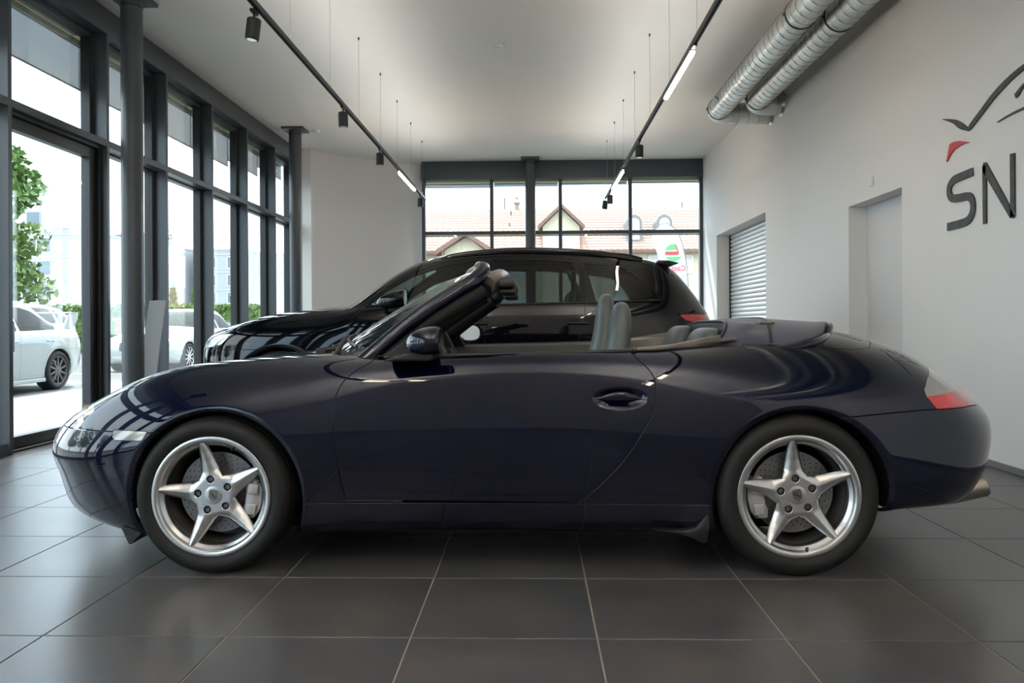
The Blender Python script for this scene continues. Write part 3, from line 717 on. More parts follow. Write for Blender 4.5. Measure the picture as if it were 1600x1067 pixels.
# ================================================================== CONVERTIBLE
CV = thing('convertible', 'dark blue open two-door convertible with silver five-spoke wheels, soft top folded', 'car', (-0.1314, 3.96, 0))
S_ = [  # sections: nose centre ... tail centre, bottom ... top centre line (x, half width, z)
 [(-1.85,0,.165),(-1.99,0,.18),(-2.07,0,.25),(-2.125,0,.36),(-2.165,0,.45),(-2.14,0,.54),(-2.08,0,.60),(-2.01,0,.64),(-1.94,0,.67)],
 [(-1.83,.30,.165),(-1.965,.32,.18),(-2.045,.33,.25),(-2.095,.34,.36),(-2.132,.34,.45),(-2.105,.33,.54),(-2.02,.31,.615),(-1.88,.20,.695),(-1.80,0,.725)],
 [(-1.68,.54,.155),(-1.80,.585,.168),(-1.885,.615,.24),(-1.945,.635,.36),(-1.975,.64,.45),(-1.945,.635,.545),(-1.83,.60,.665),(-1.66,.36,.755),(-1.58,0,.785)],
 [(-1.54,.68,.145),(-1.61,.745,.155),(-1.665,.785,.24),(-1.695,.805,.37),(-1.705,.81,.46),(-1.685,.795,.56),(-1.61,.665,.765),(-1.45,.38,.805),(-1.38,0,.83)],
 [(-1.40,.76,.14),(-1.415,.82,.155),(-1.43,.852,.25),(-1.44,.866,.38),(-1.44,.865,.48),(-1.43,.845,.62),(-1.40,.665,.812),(-1.28,.38,.838),(-1.22,0,.856)],
 [(-1.175,.77,.14),(-1.175,.83,.155),(-1.175,.868,.26),(-1.175,.879,.39),(-1.175,.878,.51),(-1.175,.850,.675),(-1.175,.675,.836),(-1.10,.40,.856),(-1.06,0,.874)],
 [(-.92,.75,.145),(-.92,.81,.165),(-.92,.850,.27),(-.92,.868,.40),(-.92,.870,.53),(-.92,.842,.705),(-.94,.69,.850),(-.92,.42,.872),(-.90,0,.888)],
 [(-.62,.73,.15),(-.62,.795,.18),(-.62,.835,.28),(-.62,.855,.42),(-.62,.858,.56),(-.62,.838,.735),(-.62,.735,.860),(-.62,.45,.885),(-.62,0,.90)],
 [(-.20,.73,.155),(-.20,.795,.185),(-.20,.832,.28),(-.20,.848,.42),(-.20,.852,.57),(-.20,.838,.755),(-.20,.772,.874),(-.20,.46,.90),(-.20,0,.91)],
 [(.28,.73,.155),(.28,.80,.185),(.28,.837,.28),(.28,.852,.42),(.28,.856,.57),(.28,.842,.765),(.28,.772,.886),(.28,.46,.915),(.28,0,.925)],
 [(.68,.74,.15),(.68,.815,.18),(.68,.857,.28),(.68,.874,.42),(.68,.876,.57),(.68,.853,.755),(.68,.762,.882),(.68,.48,.93),(.68,0,.95)],
 [(.95,.76,.15),(.95,.835,.175),(.95,.872,.28),(.95,.886,.42),(.95,.886,.57),(.95,.856,.745),(.95,.735,.872),(.95,.47,.945),(.95,0,.975)],
 [(1.22,.77,.15),(1.22,.845,.18),(1.22,.878,.28),(1.22,.890,.42),(1.22,.888,.57),(1.22,.852,.735),(1.22,.705,.862),(1.22,.44,.955),(1.22,0,.995)],
 [(1.50,.77,.235),(1.50,.83,.255),(1.50,.866,.325),(1.50,.879,.43),(1.50,.876,.57),(1.50,.84,.715),(1.50,.69,.845),(1.50,.42,.945),(1.50,0,.985)],
 [(1.72,.71,.245),(1.74,.785,.268),(1.75,.826,.335),(1.755,.84,.44),(1.755,.837,.56),(1.75,.806,.69),(1.72,.665,.82),(1.71,.40,.905),(1.71,0,.935)],
 [(1.88,.60,.245),(1.92,.67,.268),(1.955,.712,.335),(1.975,.727,.44),(1.975,.725,.55),(1.96,.705,.66),(1.90,.61,.775),(1.885,.36,.845),(1.88,0,.865)],
 [(1.98,.42,.245),(2.04,.46,.268),(2.10,.485,.34),(2.135,.495,.44),(2.145,.495,.55),(2.12,.49,.64),(2.05,.45,.725),(2.03,.28,.77),(2.02,0,.785)],
 [(2.03,.22,.245),(2.10,.24,.268),(2.165,.255,.345),(2.20,.26,.44),(2.212,.26,.545),(2.19,.255,.63),(2.13,.24,.69),(2.11,.15,.715),(2.10,0,.725)],
 [(2.05,0,.245),(2.12,0,.268),(2.185,0,.345),(2.22,0,.44),(2.235,0,.545),(2.215,0,.625),(2.18,0,.655),(2.165,0,.668),(2.15,0,.682)],
]
NU, NV = 660, 210
tu = np.linspace(0, len(S_) - 1, NU); tv = np.linspace(0, len(S_[0]) - 1, NV)
S_ = [[(p[0] + (.022 if i < 3 else .008 if i == 3 else -.014 if i >= 15 else 0) - (i < 3) * (.042 if k == 1 else .030 if k == 2 else .010 if k == 0 else 0)
        - (i >= 15) * (.028 if k == 6 else .018 if k in (5, 7) else 0), p[1], p[2]) for k, p in enumerate(r)] for i, r in enumerate(S_)]
G = bs_surface(S_, tu, tv)
G[:, :, 1] *= -1
AF, AR_, RA = (-1.160, .313), (1.188, .317), .344          # wheel arch circles
def roll_arch(G, c, r, w=.030):
    d = np.hypot(G[..., 0] - c[0], G[..., 2] - c[1]); t = np.clip((d - r) / w, 0, 1)
    ins = w * .7 * (1 - np.sqrt(np.maximum(0, 1 - (1 - t) ** 2)))
    G[..., 1] += np.where((np.abs(G[..., 1]) > .5), np.minimum(ins, w * .7), 0)
for c in (AF, AR_): roll_arch(G, c, RA)
# recessed door handle bowl
e = np.hypot((G[..., 0] - .475) / .108, (G[..., 2] - .708) / .040)
G[..., 1] += np.where(np.abs(G[..., 1]) > .5, .020 * np.clip(1 - e ** 2.5, 0, 1) ** .8, 0)
e2 = np.hypot((G[..., 0] - .475) / .108, (G[..., 2] - .708) / .040)
BODY = Surf.from_grid(G, tu, tv, (NU // 2, NV // 2 - 20, (0, -1, 0)))
BODY.N[np.abs(BODY.V[:, 1]) < 1e-5, 1] = 0
BODY.N /= np.linalg.norm(BODY.N, axis=1, keepdims=True)

A = lambda s: np.abs(s.V[:, 1]); X = lambda s: s.V[:, 0]; Z = lambda s: s.V[:, 2]
ip = lambda v, xs, ys: np.interp(v, xs, ys)
GP = .0028
zb = lambda s: ip(A(s), [0, .25, .40, .60, .80], [.600, .597, .580, .570, .574])
# door outline
DP = crom([(-.505,.895),(-.545,.85),(-.598,.819),(-.630,.79),(-.655,.757),(-.673,.70),(-.679,.64),(-.679,.58),(-.670,.51),(-.651,.395),(-.632,.300)], 6)
DR = crom([(.30,.288),(.36,.333),(.417,.387),(.475,.452),(.522,.516),(.565,.585),(.593,.640),(.609,.695),(.616,.750),(.606,.798),(.574,.841),(.545,.868),(.52,.90)], 6)
DOOR = np.concatenate([DP, DR])
DOOR_BIG = np.concatenate([DP[:1] + (0, .1), DP, DR, DR[-1:] + (0, .1)])
f_door = lambda s: sd_poly(X(s), Z(s), DOOR_BIG)
f_arch = lambda c: (lambda s: np.hypot(X(s) - c[0], Z(s) - c[1]) - RA)
arches = lambda s: np.minimum(np.where(A(s) > .45, f_arch(AF)(s), 1), np.where(A(s) > .45, f_arch(AR_)(s), 1))
BELT = .748
sill_z = .286
f_sill = lambda s: np.minimum(np.minimum(sill_z - Z(s), X(s) + 1.2), 1.2 - X(s))
f_bump = lambda s: np.minimum(zb(s) - Z(s), -1.16 - X(s))
yh = lambda s: ip(X(s), [-2.2, -2.0, -1.75, -1.4, -1.1, -.9, -.78, -.5], [.30, .30, .365, .455, .53, .585, .615, .64])
xc = lambda s: -.925 + .56 * A(s) ** 2
f_hood = lambda s: np.minimum(np.minimum(yh(s) - A(s), xc(s) - X(s)), Z(s) - zb(s))
f_cowl = lambda s: np.minimum(np.minimum(.625 - A(s), X(s) - xc(s)), -.50 - X(s))
HARC = [(.50, -1.84), (.572, -1.80), (.62, -1.765), (.66, -1.715), (.70, -1.66), (.735, -1.60), (.80, -1.50)]
f_head = lambda s: np.minimum(np.minimum(ip(Z(s), [h[0] for h in HARC], [h[1] for h in HARC]) - X(s), Z(s) - zb(s)), A(s) - ip(X(s), [-2.2, -2.0, -1.75, -1.6, -1.5], [.335, .345, .42, .53, .66]))
IND = [(-1.592, .580), (-1.432, .579), (-1.452, .543), (-1.575, .542), (-1.590, .553)]
f_ind = lambda s: np.where(A(s) > .6, sd_poly(X(s), Z(s), IND), -1)
zr = lambda s: ip(X(s), [1.2, 1.37, 1.52, 1.68, 1.935, 2.05, 2.3], [.618, .634, .648, .659, .660, .650, .634])
f_rb = lambda s: np.minimum(zr(s) - Z(s), X(s) - 1.188)
f_tl = lambda s: np.minimum(np.minimum(X(s) - ip(Z(s), [.62, .645, .709, .735, .775, .805, .83, .90], [1.735, 1.740, 1.700, 1.700, 1.742, 1.80, 1.87, 2.07]), Z(s) - zr(s)), A(s) - ip(X(s), [1.7, 1.85, 2.0, 2.15, 2.3], [.60, .56, .47, .42, .42]))
f_lid = lambda s: np.minimum(np.minimum(ip(X(s), [.9, 1.3, 1.5, 1.7], [.64, .625, .60, .50]) - A(s), 1.665 - .45 * np.maximum(0, A(s) - .25) ** 2 * 2 - X(s)), X(s) - 1.02)
f_eng = lambda s: np.minimum(np.minimum(.40 - A(s), X(s) - (1.669 - .45 * np.maximum(0, A(s) - .25) ** 2 * 2)), 2.10 - X(s))
f_eng = lambda s: np.minimum(np.minimum(ip(X(s), [1.6, 1.8, 2.0, 2.12], [.47, .45, .41, .37]) - A(s), X(s) - (1.665 - .45 * np.maximum(0, A(s) - .25) ** 2 * 2)), 2.085 - X(s))
# cabin opening
f_cab = lambda s: np.minimum(np.minimum(ip(X(s), [-.6, .50, .62, .80, 1.02], [BELT, BELT, .735, .672, .635]) - A(s), X(s) + .50), 1.02 - X(s))
SIDE = BODY.clip(arches)
def cutout(s, fs, g=GP):
    for f in fs: s = s.clip(lambda q, f=f: -f(q) - g)
    return s
def keep(s, fs, g=GP):
    for f in fs: s = s.clip(lambda q, f=f: f(q) - g)
    return s
PT = M['paint']
def both(name, s, m, label=None, depth=.012, parent=CV):
    r = []
    for q in (s, s.mirrored()):
        r.append((q.skirt(depth) if depth else q).build(name, m, parent, label))
    return r
def one(name, s, m, label=None, depth=.012, parent=CV):
    q = s.join(s.mirrored()); return (q.skirt(depth) if depth else q).build(name, m, parent, label)
front = SIDE.clip(lambda s: -.4 - X(s)); rear = SIDE.clip(lambda s: X(s) - .20); mid = SIDE.clip(lambda s: np.minimum(X(s) + .9, .85 - X(s)))
one('front_bumper', cutout(keep(front, [f_bump]), [f_ind]), PT)
ind = both('turn_indicator', keep(front, [f_ind], .001).offset(-.002), M['clear_lens'], 'pale clear turn indicator lens')
one('bonnet', keep(front, [f_hood]), PT)
hl = both('headlight', keep(front, [f_head]), M['lens_glass'], 'clear headlight lens', 0)
for side, h in zip((-1, 1), hl):
    s = keep(front, [f_head], -.004); s = s if side < 0 else s.mirrored()
    s.offset(.035).build('reflector', M['lamp_bowl'], h)
    for (lx, ly, lz, lr) in ((-1.80, .60, .605, .055), (-1.90, .48, .565, .045)):
        MB().lathe([(.001, .0), (lr * .6, .006), (lr * .9, .022), (lr, .04), (lr, .0)], 24, Matrix.Translation((lx, side * ly, lz + .01)) @ Matrix.Rotation(math.radians(-60), 4, 'Z')).build('projector', M['chrome'], h, smooth=40)
fend = cutout(front, [f_bump, f_hood, f_head, f_ind, f_door, f_sill, f_cowl, f_cab])
both('front_fender', fend.clip(lambda s: -.3 - X(s)), PT)
dr_ = keep(mid, [f_door]); dr_ = cutout(dr_, [f_cab], 0); dr_ = cutout(dr_, [f_sill])
doors = both('door', dr_.clip(lambda s: A(s) - .5), PT)
both('side_sill', keep(mid.join(Surf(np.zeros((0, 3)), np.zeros((0, 3)), np.zeros((0, 2)), np.zeros((0, 3), int))), [f_sill]), PT)
q = cutout(rear, [f_door, f_rb, f_tl, f_lid, f_eng, f_sill, f_cab])
both('rear_quarter_panel', q, PT)
one('rear_bumper', keep(rear, [f_rb]), PT)
one('top_compartment_lid', keep(rear, [f_lid]), PT)
one('engine_lid', keep(rear, [f_eng]), PT)
ZS = lambda s: ip(X(s), [1.70, 1.94, 2.2], [.708, .728, .735])
tl = both('tail_light', keep(rear, [f_tl]).clip(lambda s: Z(s) - ZS(s)), M['clear_lens'], 'pale upper half of tail light lens')
for side, t_ in zip((-1, 1), tl):
    s = keep(rear, [f_tl]).clip(lambda s: ZS(s) - Z(s)); s = s if side < 0 else s.mirrored()
    s.skirt().build('red_lens', M['red_lens'], t_, 'red lower half of tail light lens')
# dark inner body behind the gaps
sub = Surf.from_grid(G[::6, ::5], tu[::6], tv[::5], (NU // 12, NV // 10 - 4, (0, -1, 0)))
inn = sub.clip(lambda s: -f_cab(s) + .0).clip(lambda s: np.where(A(s) > .45, np.minimum(np.hypot(X(s) - AF[0], Z(s) - AF[1]), np.hypot(X(s) - AR_[0], Z(s) - AR_[1])) - .36, 1)).clip(lambda s: -f_head(s) - .02).offset(.028)
one('inner_body', inn, M['matte_black'], depth=0)
one('cowl_panel', keep(front, [f_cowl], .0).offset(.010), M['trim'], depth=0)
# underside and wheel housings
ub = MB().box(-1.50, 1.40, -.66, .66, .150, .165).box(-.76, .80, -.74, .74, .145, .155); ub.build('underbody', M['matte_black'], CV)
for c in (AF, AR_):
    for sd in (-1, 1):
        m = MB(); P = []
        for a in np.linspace(-.17, PI + .17, 30):
            P.append([(c[0] + .362 * math.cos(a), sd * y, c[1] + .362 * math.sin(a)) for y in (.832, .79, .5)])
        m.grid(P)
        m.add([(c[0] + .362 * math.cos(a), sd * .5, c[1] + .362 * math.sin(a)) for a in np.linspace(-.17, PI + .17, 30)], [tuple(range(30))])
        m.build('wheel_arch_liner', M['matte_black'], CV, recalc=False)
for sd in (-1, 1):
    mf = MB().prism([(.60, .186), (.72, .183), (.775, .195), (.805, .235), (.822, .262), (.825, .20), (.815, .135), (.795, .130), (.765, .150), (.70, .170)], sd * .858, sd * .70)
    mf.build('mud_flap', M['trim'], CV, bevel=.006, smooth=40)
    MB().prism([(-1.575, .175), (-1.50, .175), (-1.49, .150), (-1.535, .105), (-1.545, .11)], sd * .80, sd * .58).build('air_deflector', M['trim'], CV, bevel=.003)
    # bump stop and exhaust
    ex = MB().tube([(1.80, sd * .50, .245), (1.95, sd * .505, .262), (2.085, sd * .51, .296)], [.050, .052, .052], 28, caps=False)
    ex.tube([(2.085, sd * .51, .296), (2.092, sd * .51, .298), (2.085, sd * .51, .296), (1.98, sd * .507, .268)], [.052, .049, .046, .046], 28, caps=False)
    e_ = ex.build('exhaust_tip', M['tip'], CV, smooth=60, recalc=False)
    MB().cyl((1.98, sd * .507, .268), (1.985, sd * .507, .269), .046, 20).build('exhaust_bore', M['matte_black'], e_)
    MB().box(2.175, 2.222, sd * .30 - .03, sd * .30 + .03, .500, .545).build('bumper_guard', M['trim'], CV, bevel=.008, smooth=40)
lip = MB().grid([[(2.03 + .05 * t - .10 * (y / .42) ** 2, y, .775 - .055 * t + .010 * math.sin(PI * t) + .0 - .03 * (y / .42) ** 2 * (1 - t)) for t in np.linspace(0, 1, 5)] for y in np.linspace(-.40, .40, 25)])
# crease lines moulded into the bumpers are left to the panel edges
# door furniture
for side, d in zip((-1, 1), doors):
    y = -.846 if side < 0 else .846
    b = MB(); pts = [(.385 + .18 * t, y * 1.0 + side * (-.010 + .016 * math.sin(PI * t)), .705 + .012 * math.sin(PI * t)) for t in np.linspace(0, 1, 14)]
    P = []
    for i, p in enumerate(pts):
        t = i / 13; h = .0185 * math.sin(PI * min(max(t, .06), .94)) ** .55; wd = .009
        P.append([(p[0], p[1] + wd * math.sin(a), p[2] + h * math.cos(a)) for a in np.linspace(0, 2 * PI, 16, endpoint=False)])
    hb = b.grid(P, closed_v=True).add(P[0], [tuple(range(16))]).add(P[-1], [tuple(range(16))]).build('door_handle', PT, d, smooth=60)
    MB().cyl((.573, y + side * -.004, .716), (.573, y + side * .006, .716), .0105, 20).build('lock', M['chrome'], d, smooth=40, label='round chrome door lock')
    # belt seal along the top of the door
    sp = []
    for xx in np.linspace(-.49, .55, 24): sp.append((xx, side * (.752 if xx < .48 else .752 - .2 * (xx - .48)), .8835 + ip(xx, [-.5, .55], [-.012, .010])))
    MB().tube(sp, .009, 8).build('belt_seal', M['trim'], d, smooth=60)
    # inner door card
    P = [[(xx, side * yy, zz + ip(xx, [-.5, .5], [-.010, .006])) for (yy, zz) in ((.745, .884), (.725, .888), (.69, .875), (.675, .80), (.685, .60), (.62, .57), (.62, .52), (.69, .45), (.70, .25))] for xx in np.linspace(-.52, .56, 14)]
    MB().grid(P).build('door_card', M['leather_dark'], d, smooth=50)

# ---- windscreen, frame, header
def ws(y, t):
    """windscreen surface: y = -1..1 across, t = 0 base .. 1 header"""
    q = y * y
    b = np.array([-.835 + .245 * q, .665 * y, .900 - .030 * q]); c = np.array([-.175 + .060 * q, .545 * y, 1.272 - .050 * q])
    p = b + (c - b) * t; p[2] += .022 * math.sin(PI * t) ; return p
gl = MB().grid([[ws(y, t) for t in np.linspace(0, 1, 16)] for y in np.linspace(-.97, .97, 28)])
WS = gl.build('windscreen', M['screen_glass'], CV, smooth=180)
fr = MB()
def frame_path():
    L = [ws(-1, t) for t in np.linspace(-.06, .93, 14)] + [ws(y, 1.02) for y in np.linspace(-.90, .90, 17)] + [ws(1, t) for t in np.linspace(.93, -.06, 14)]
    return crom(L, 2)
path = frame_path(); P = []
for i, p in enumerate(path):
    t = path[min(i + 1, len(path) - 1)] - path[max(i - 1, 0)]; t /= np.linalg.norm(t)
    yy = p[1]; side = np.clip(yy / .5, -1, 1)
    outw = np.array([0.75 * (1 - abs(side)) + .12, side * 1.0, .25]); outw -= t * (outw @ t); outw /= np.linalg.norm(outw)
    nrm = np.cross(t, outw); nrm *= np.sign(nrm[2] if abs(nrm[2]) > .2 else -nrm[0])
    row = []
    head = 1 - abs(side)
    wid = .046 + .012 * head; th = .036 - .004 * head
    for a in np.linspace(0, 2 * PI, 20, endpoint=False):
        ca, sa = math.cos(a), math.sin(a); k = 2.6
        row.append(p + outw * wid * np.sign(ca) * abs(ca) ** (2 / k) + nrm * th * np.sign(sa) * abs(sa) ** (2 / k) - nrm * .018)
    P.append(row)
FR = MB().grid(P, closed_v=True).build('windscreen_frame', PT, CV, smooth=60)
# black seal under the frame on each side and inner pillar trim
for sd in (-1, 1):
    c = [ws(sd * 1.0, t) + np.array([.040, sd * .012, -.052 - .012 * t]) for t in np.linspace(-.02, .98, 14)]
    MB().tube(c, .032, 10).build('pillar_seal', M['pillar_black'], FR, smooth=60)
    c = [ws(sd * .93, t) + np.array([.062 - .012 * t, -sd * .015, -.070 - .012 * t]) for t in np.linspace(-.02, .96, 14)]
    MB().tube(c, list(np.linspace(.074, .040, 14)), 14).build('pillar_trim', M['pillar_black'], FR, smooth=60)
hp = crom([(-.075, -.515, 1.185), (-.048, -.42, 1.212), (-.03, -.2, 1.236), (-.025, 0, 1.242), (-.03, .2, 1.236), (-.048, .42, 1.212), (-.075, .515, 1.185)], 5)
MB().tube(hp, .036, 14).build('header_trim', M['cap_trim'], FR, smooth=60)
MB().tube(hp + np.array([-.01, 0, -.035]), .034, 12).build('header_lining', M['trim'], FR, smooth=60)
for sd in (-1, 1):
    MB().box(-.035, .045, sd * .33 - .13, sd * .33 + .13, 1.172, 1.216, Matrix.Identity(3)).build('sun_visor', M['leather_dark'], FR, bevel=.018, seg=4, smooth=50)
    MB().box(-.03, .048, sd * .33 - .10, sd * .33 + .10, 1.140, 1.170).build('roof_latch', M['trim'], FR, bevel=.012, seg=3, smooth=50)
mi = MB().box(-.165, -.135, -.11, .11, 1.13, 1.185).build('inside_mirror', M['trim'], WS, bevel=.012, seg=3, smooth=50)
MB().tube([(-.19, 0, 1.235), (-.155, 0, 1.17)], .008, 8).build('mirror_stem', M['trim'], WS, smooth=60)
# wipers and vent grille on the cowl
for ya_, yb_ in ((-.82, -.06), (-.04, .66)):
    up = np.array([-.006, 0, .012])
    bl = [ws(y, .045 + .05 * k) + up for k, y in enumerate(np.linspace(ya_, yb_, 9) ) for k in [i_ / 8 for i_ in range(9)][k:k + 1]]
    wp = MB().tube([tuple(p) for p in bl], .007, 6).build('wiper_blade', M['trim'], CV, smooth=60)
    pv_ = ws((ya_ + .08), -.04); mid_ = ws((ya_ + yb_) / 2, .085) + up * 2.2
    MB().tube([tuple(pv_ + np.array([-.03, 0, .008])), tuple((pv_ + mid_) / 2 + np.array([-.012, 0, .02])), tuple(mid_)], [.013, .010, .006], 8).build('wiper_arm', M['trim'], wp, smooth=60)
    MB().cyl(tuple(pv_ + np.array([-.03, 0, -.03])), tuple(pv_ + np.array([-.03, 0, .022])), .020, 16).build('wiper_pivot', M['leather_dark'], wp, smooth=40)
MB().box(-.905, -.855, -.30, .30, .868, .893).build('cowl_grille', M['trim'], CV, bevel=.004)
wd = MB()
for i in range(9): wd.box(-.902 + i * .005, -.900 + i * .005, -.29, .29, .893, .896)
o = wd.build('grille_bars', M['leather_dark'], CV); o['kind'] = 'stuff'

# ---- door mirrors
for sd in (-1, 1):
    mo = part_empty('door_mirror', CV, (-.285, sd * .945, .936))
    if sd > 0: mo.rotation_euler = (0, 0, -.80); mo.location = (-.30, .93, .945)
    P = []
    for i, t in enumerate(np.linspace(0, 1, 18)):
        x = -.083 + .140 * t
        s_ = (1 - (1 - min(t / .80, 1)) ** 2.3) ** .55 if t < .80 else 1 - .10 * ((t - .8) / .2) ** 2
        s_ = max(s_, .02)
        row = []
        for a in np.linspace(0, 2 * PI, 28, endpoint=False):
            ca, sa = math.cos(a), math.sin(a); k = 2.5
            row.append((x, sd * .10 * s_ * np.sign(ca) * abs(ca) ** (2 / k), (.062 if sa > 0 else .052) * s_ * np.sign(sa) * abs(sa) ** (2 / k) - .012 * (1 - t) ** 1.5 + .004))
        P.append(row)
    MB().grid(P, closed_v=True).add(P[0], [tuple(range(28))]).build('housing', PT, mo, smooth=60)
    ring = np.array(P[-1])
    gb = MB().add([(.056, p[1] * .96, p[2] * .96) for p in ring] + [(.046, p[1] * .90, p[2] * .90) for p in ring], [(i, (i + 1) % 28, 28 + (i + 1) % 28, 28 + i) for i in range(28)])
    gb.build('bezel', M['trim'], mo, smooth=60)
    MB().add([(.047, p[1] * .91, p[2] * .91) for p in ring], [tuple(range(28))]).build('glass', M['mirror'], mo)
    arm = MB().prism([(-.175, -.072), (.02, -.072), (.03, -.035), (-.03, -.028), (-.10, -.044)], sd * -.205, sd * .02); arm.build('arm', M['trim'], mo, bevel=.010, seg=3, smooth=50)
    MB().prism([(-.50, .868), (-.28, .872), (-.30, .905), (-.33, .985), (-.345, .985)], sd * .705, sd * .735).build('mirror_sail', M['trim'], CV, bevel=.004)

# ---- cabin
box('cabin_floor', M['matte_black'], -.95, 1.25, -.70, .70, .17, .20, CV)
MB().grid([[(x + (.24 * (y / .665) ** 2 if k < 2 else .10 * (y / .665) ** 2 if k == 2 else 0), y * (.93 if k < 2 else 1), z) for k, (x, z) in enumerate(((-.80, .866), (-.74, .876), (-.60, .888), (-.48, .890), (-.42, .875), (-.40, .80), (-.45, .62), (-.60, .50), (-.70, .20)))] for y in np.linspace(-.68, .68, 13)]).build('dashboard', M['dash'], CV, smooth=50)
P = [[(-.52 + .17 * t + .02 * (1 - math.cos(a * 2)), -.36 + .20 * math.cos(a) , .895 + .055 * math.sin(a) * (1 - .3 * t)) for a in np.linspace(0, PI, 14)] for t in np.linspace(0, 1, 6)]
MB().grid(P).build('instrument_hood', M['dash'], CV, smooth=60)
sw = part_empty('steering_wheel', CV, (-.250, -.36, .838))
T = Matrix.Rotation(math.radians(-24), 3, 'Y')
MB().tube([T @ Vector((0, .187 * math.cos(a), .187 * math.sin(a))) for a in np.linspace(0, 2 * PI, 48, endpoint=False)], .0180, 12, closed=True).build('rim', M['leather_dark'], sw, smooth=60)
hb = MB().lathe([(.001, -.035), (.05, -.032), (.062, -.01), (.06, .02), (.001, .02)], 24, (T.to_4x4() @ Matrix.Rotation(PI / 2, 4, 'Z')))
hb.build('hub', M['dash'], sw, smooth=50)
for a in (0.1, PI - 0.1, -PI / 2):
    d = Vector((0, math.cos(a), math.sin(a)))
    MB().tube([T @ (d * .05), T @ (d * .18 + Vector((-.005, 0, 0)))], [.02, .012], 8).build('spoke', M['dash'], sw, smooth=60)
MB().cyl((-.56, -.36, .70), (-.28, -.36, .806), .03, 14).build('steering_column', M['dash'], CV, smooth=40)

def rsec(c, rx, ry, n=24, k=3.0, tilt=0):
    r = []
    for a in np.linspace(0, 2 * PI, n, endpoint=False):
        ca, sa = math.cos(a), math.sin(a)
        x = rx * np.sign(ca) * abs(ca) ** (2 / k); y = ry * np.sign(sa) * abs(sa) ** (2 / k)
        r.append((c[0] + x, c[1] + y, c[2] - x * tilt))
    return r
def loft(secs, name, m, parent, sub=0, label=None):
    n = len(secs[0])
    return MB().grid(secs, closed_v=True).add(secs[0], [tuple(range(n))]).add(secs[-1], [tuple(range(n))]).build(name, m, parent, smooth=60, subsurf=sub, label=label)
for sd in (-1, 1):
    y = sd * .37
    prof = crom([(.30, .30, .070, .235), (.345, .42, .080, .245), (.395, .58, .078, .245), (.460, .74, .066, .225), (.495, .84, .058, .185), (.515, .93, .054, .150), (.525, 1.02, .050, .138), (.530, 1.08, .044, .122), (.532, 1.118, .033, .092), (.533, 1.135, .020, .055), (.533, 1.140, .006, .02)], 4)
    dz = -.036 if sd < 0 else .030
    secs = [rsec((x, y, z + dz * ip(z, [.7, 1.1], [0, 1])), rx, ry, 28, 2.6) for x, z, rx, ry in prof]
    loft(secs, 'seat_back', M['leather'], CV)
    cu = [rsec((x, y, z), .002 + .09 * s_, .05 + .20 * s_, 24, 3) for x, z, s_ in ((.1, .28, .5),)]
    P = [[(x, y + yy, .30 + h - .03 * (abs(yy) < .15) ) for yy in np.linspace(-.25, .25, 9)] for x, h in ((-.22, .05), (-.20, .13), (-.10, .15), (.10, .13), (.30, .12))]
    MB().grid(P).build('seat_cushion', M['leather'], CV, smooth=60)
    # belt guide on the seat shoulder
    MB().tube([(.555, y + sd * .14, .885), (.575, y + sd * .16, .90), (.590, y + sd * .16, .885), (.575, y + sd * .15, .865)], .008, 8).build('belt_guide', M['leather'], CV, smooth=60)
    # rear seat backs
    prof = crom([(.80, .60, .05, .22), (.86, .78, .055, .22), (.905, .90, .052, .205), (.925, .955, .045, .185), (.938, .980, .028, .14), (.942, .985, .006, .05)], 4)
    loft([rsec((x, sd * .31, z + (.008 if sd > 0 else .0)), rx, ry * .93, 28, 3.2) for x, z, rx, ry in prof], 'rear_seat_back', M['leather'], CV)
    # side trims of the rear cabin
    P = [[(x, sd * yy, zz) for (yy, zz) in ((yo, zo), (yo - .03, zo + .012), (yo - .07, zo), (yo - .09, zo - .10), (yo - .05, .45))] for x, yo, zo in ((.56, .735, .895), (.66, .722, .902), (.78, .675, .912), (.90, .64, .925), (1.0, .61, .935))]
    MB().grid(P).build('rear_side_trim', M['leather_dark'] if sd < 0 else M['cap_trim'], CV, smooth=60)
# grey frame strip, warm lamp reflection painted in as brown, along the edge of the soft top, both sides
for sd in (-1, 1):
    c = crom([(.545, sd * .745, .893), (.66, sd * .728, .897), (.76, sd * .685, .903), (.86, sd * .635, .911), (.93, sd * .60, .912)], 5)
    k = len(c); P = []
    for i, p in enumerate(c):
        r_ = .0065 + .022 * (i / (k - 1)) ** 1.3
        P.append([(p[0], p[1] - sd * .02 * math.cos(a) - sd * .012, p[2] + r_ * math.sin(a) + r_ * .55) for a in np.linspace(0, 2 * PI, 14, endpoint=False)])
    MB().grid(P, closed_v=True).add(P[0], [tuple(range(14))]).add(P[-1], [tuple(range(14))]).build('top_frame_strip', M['cap_trim'], CV, smooth=60)
    MB().cyl((.545, sd * .748, .90), (.548, sd * .748, .905), .010, 12).build('strip_cap', M['cap_trim'], CV, smooth=40)
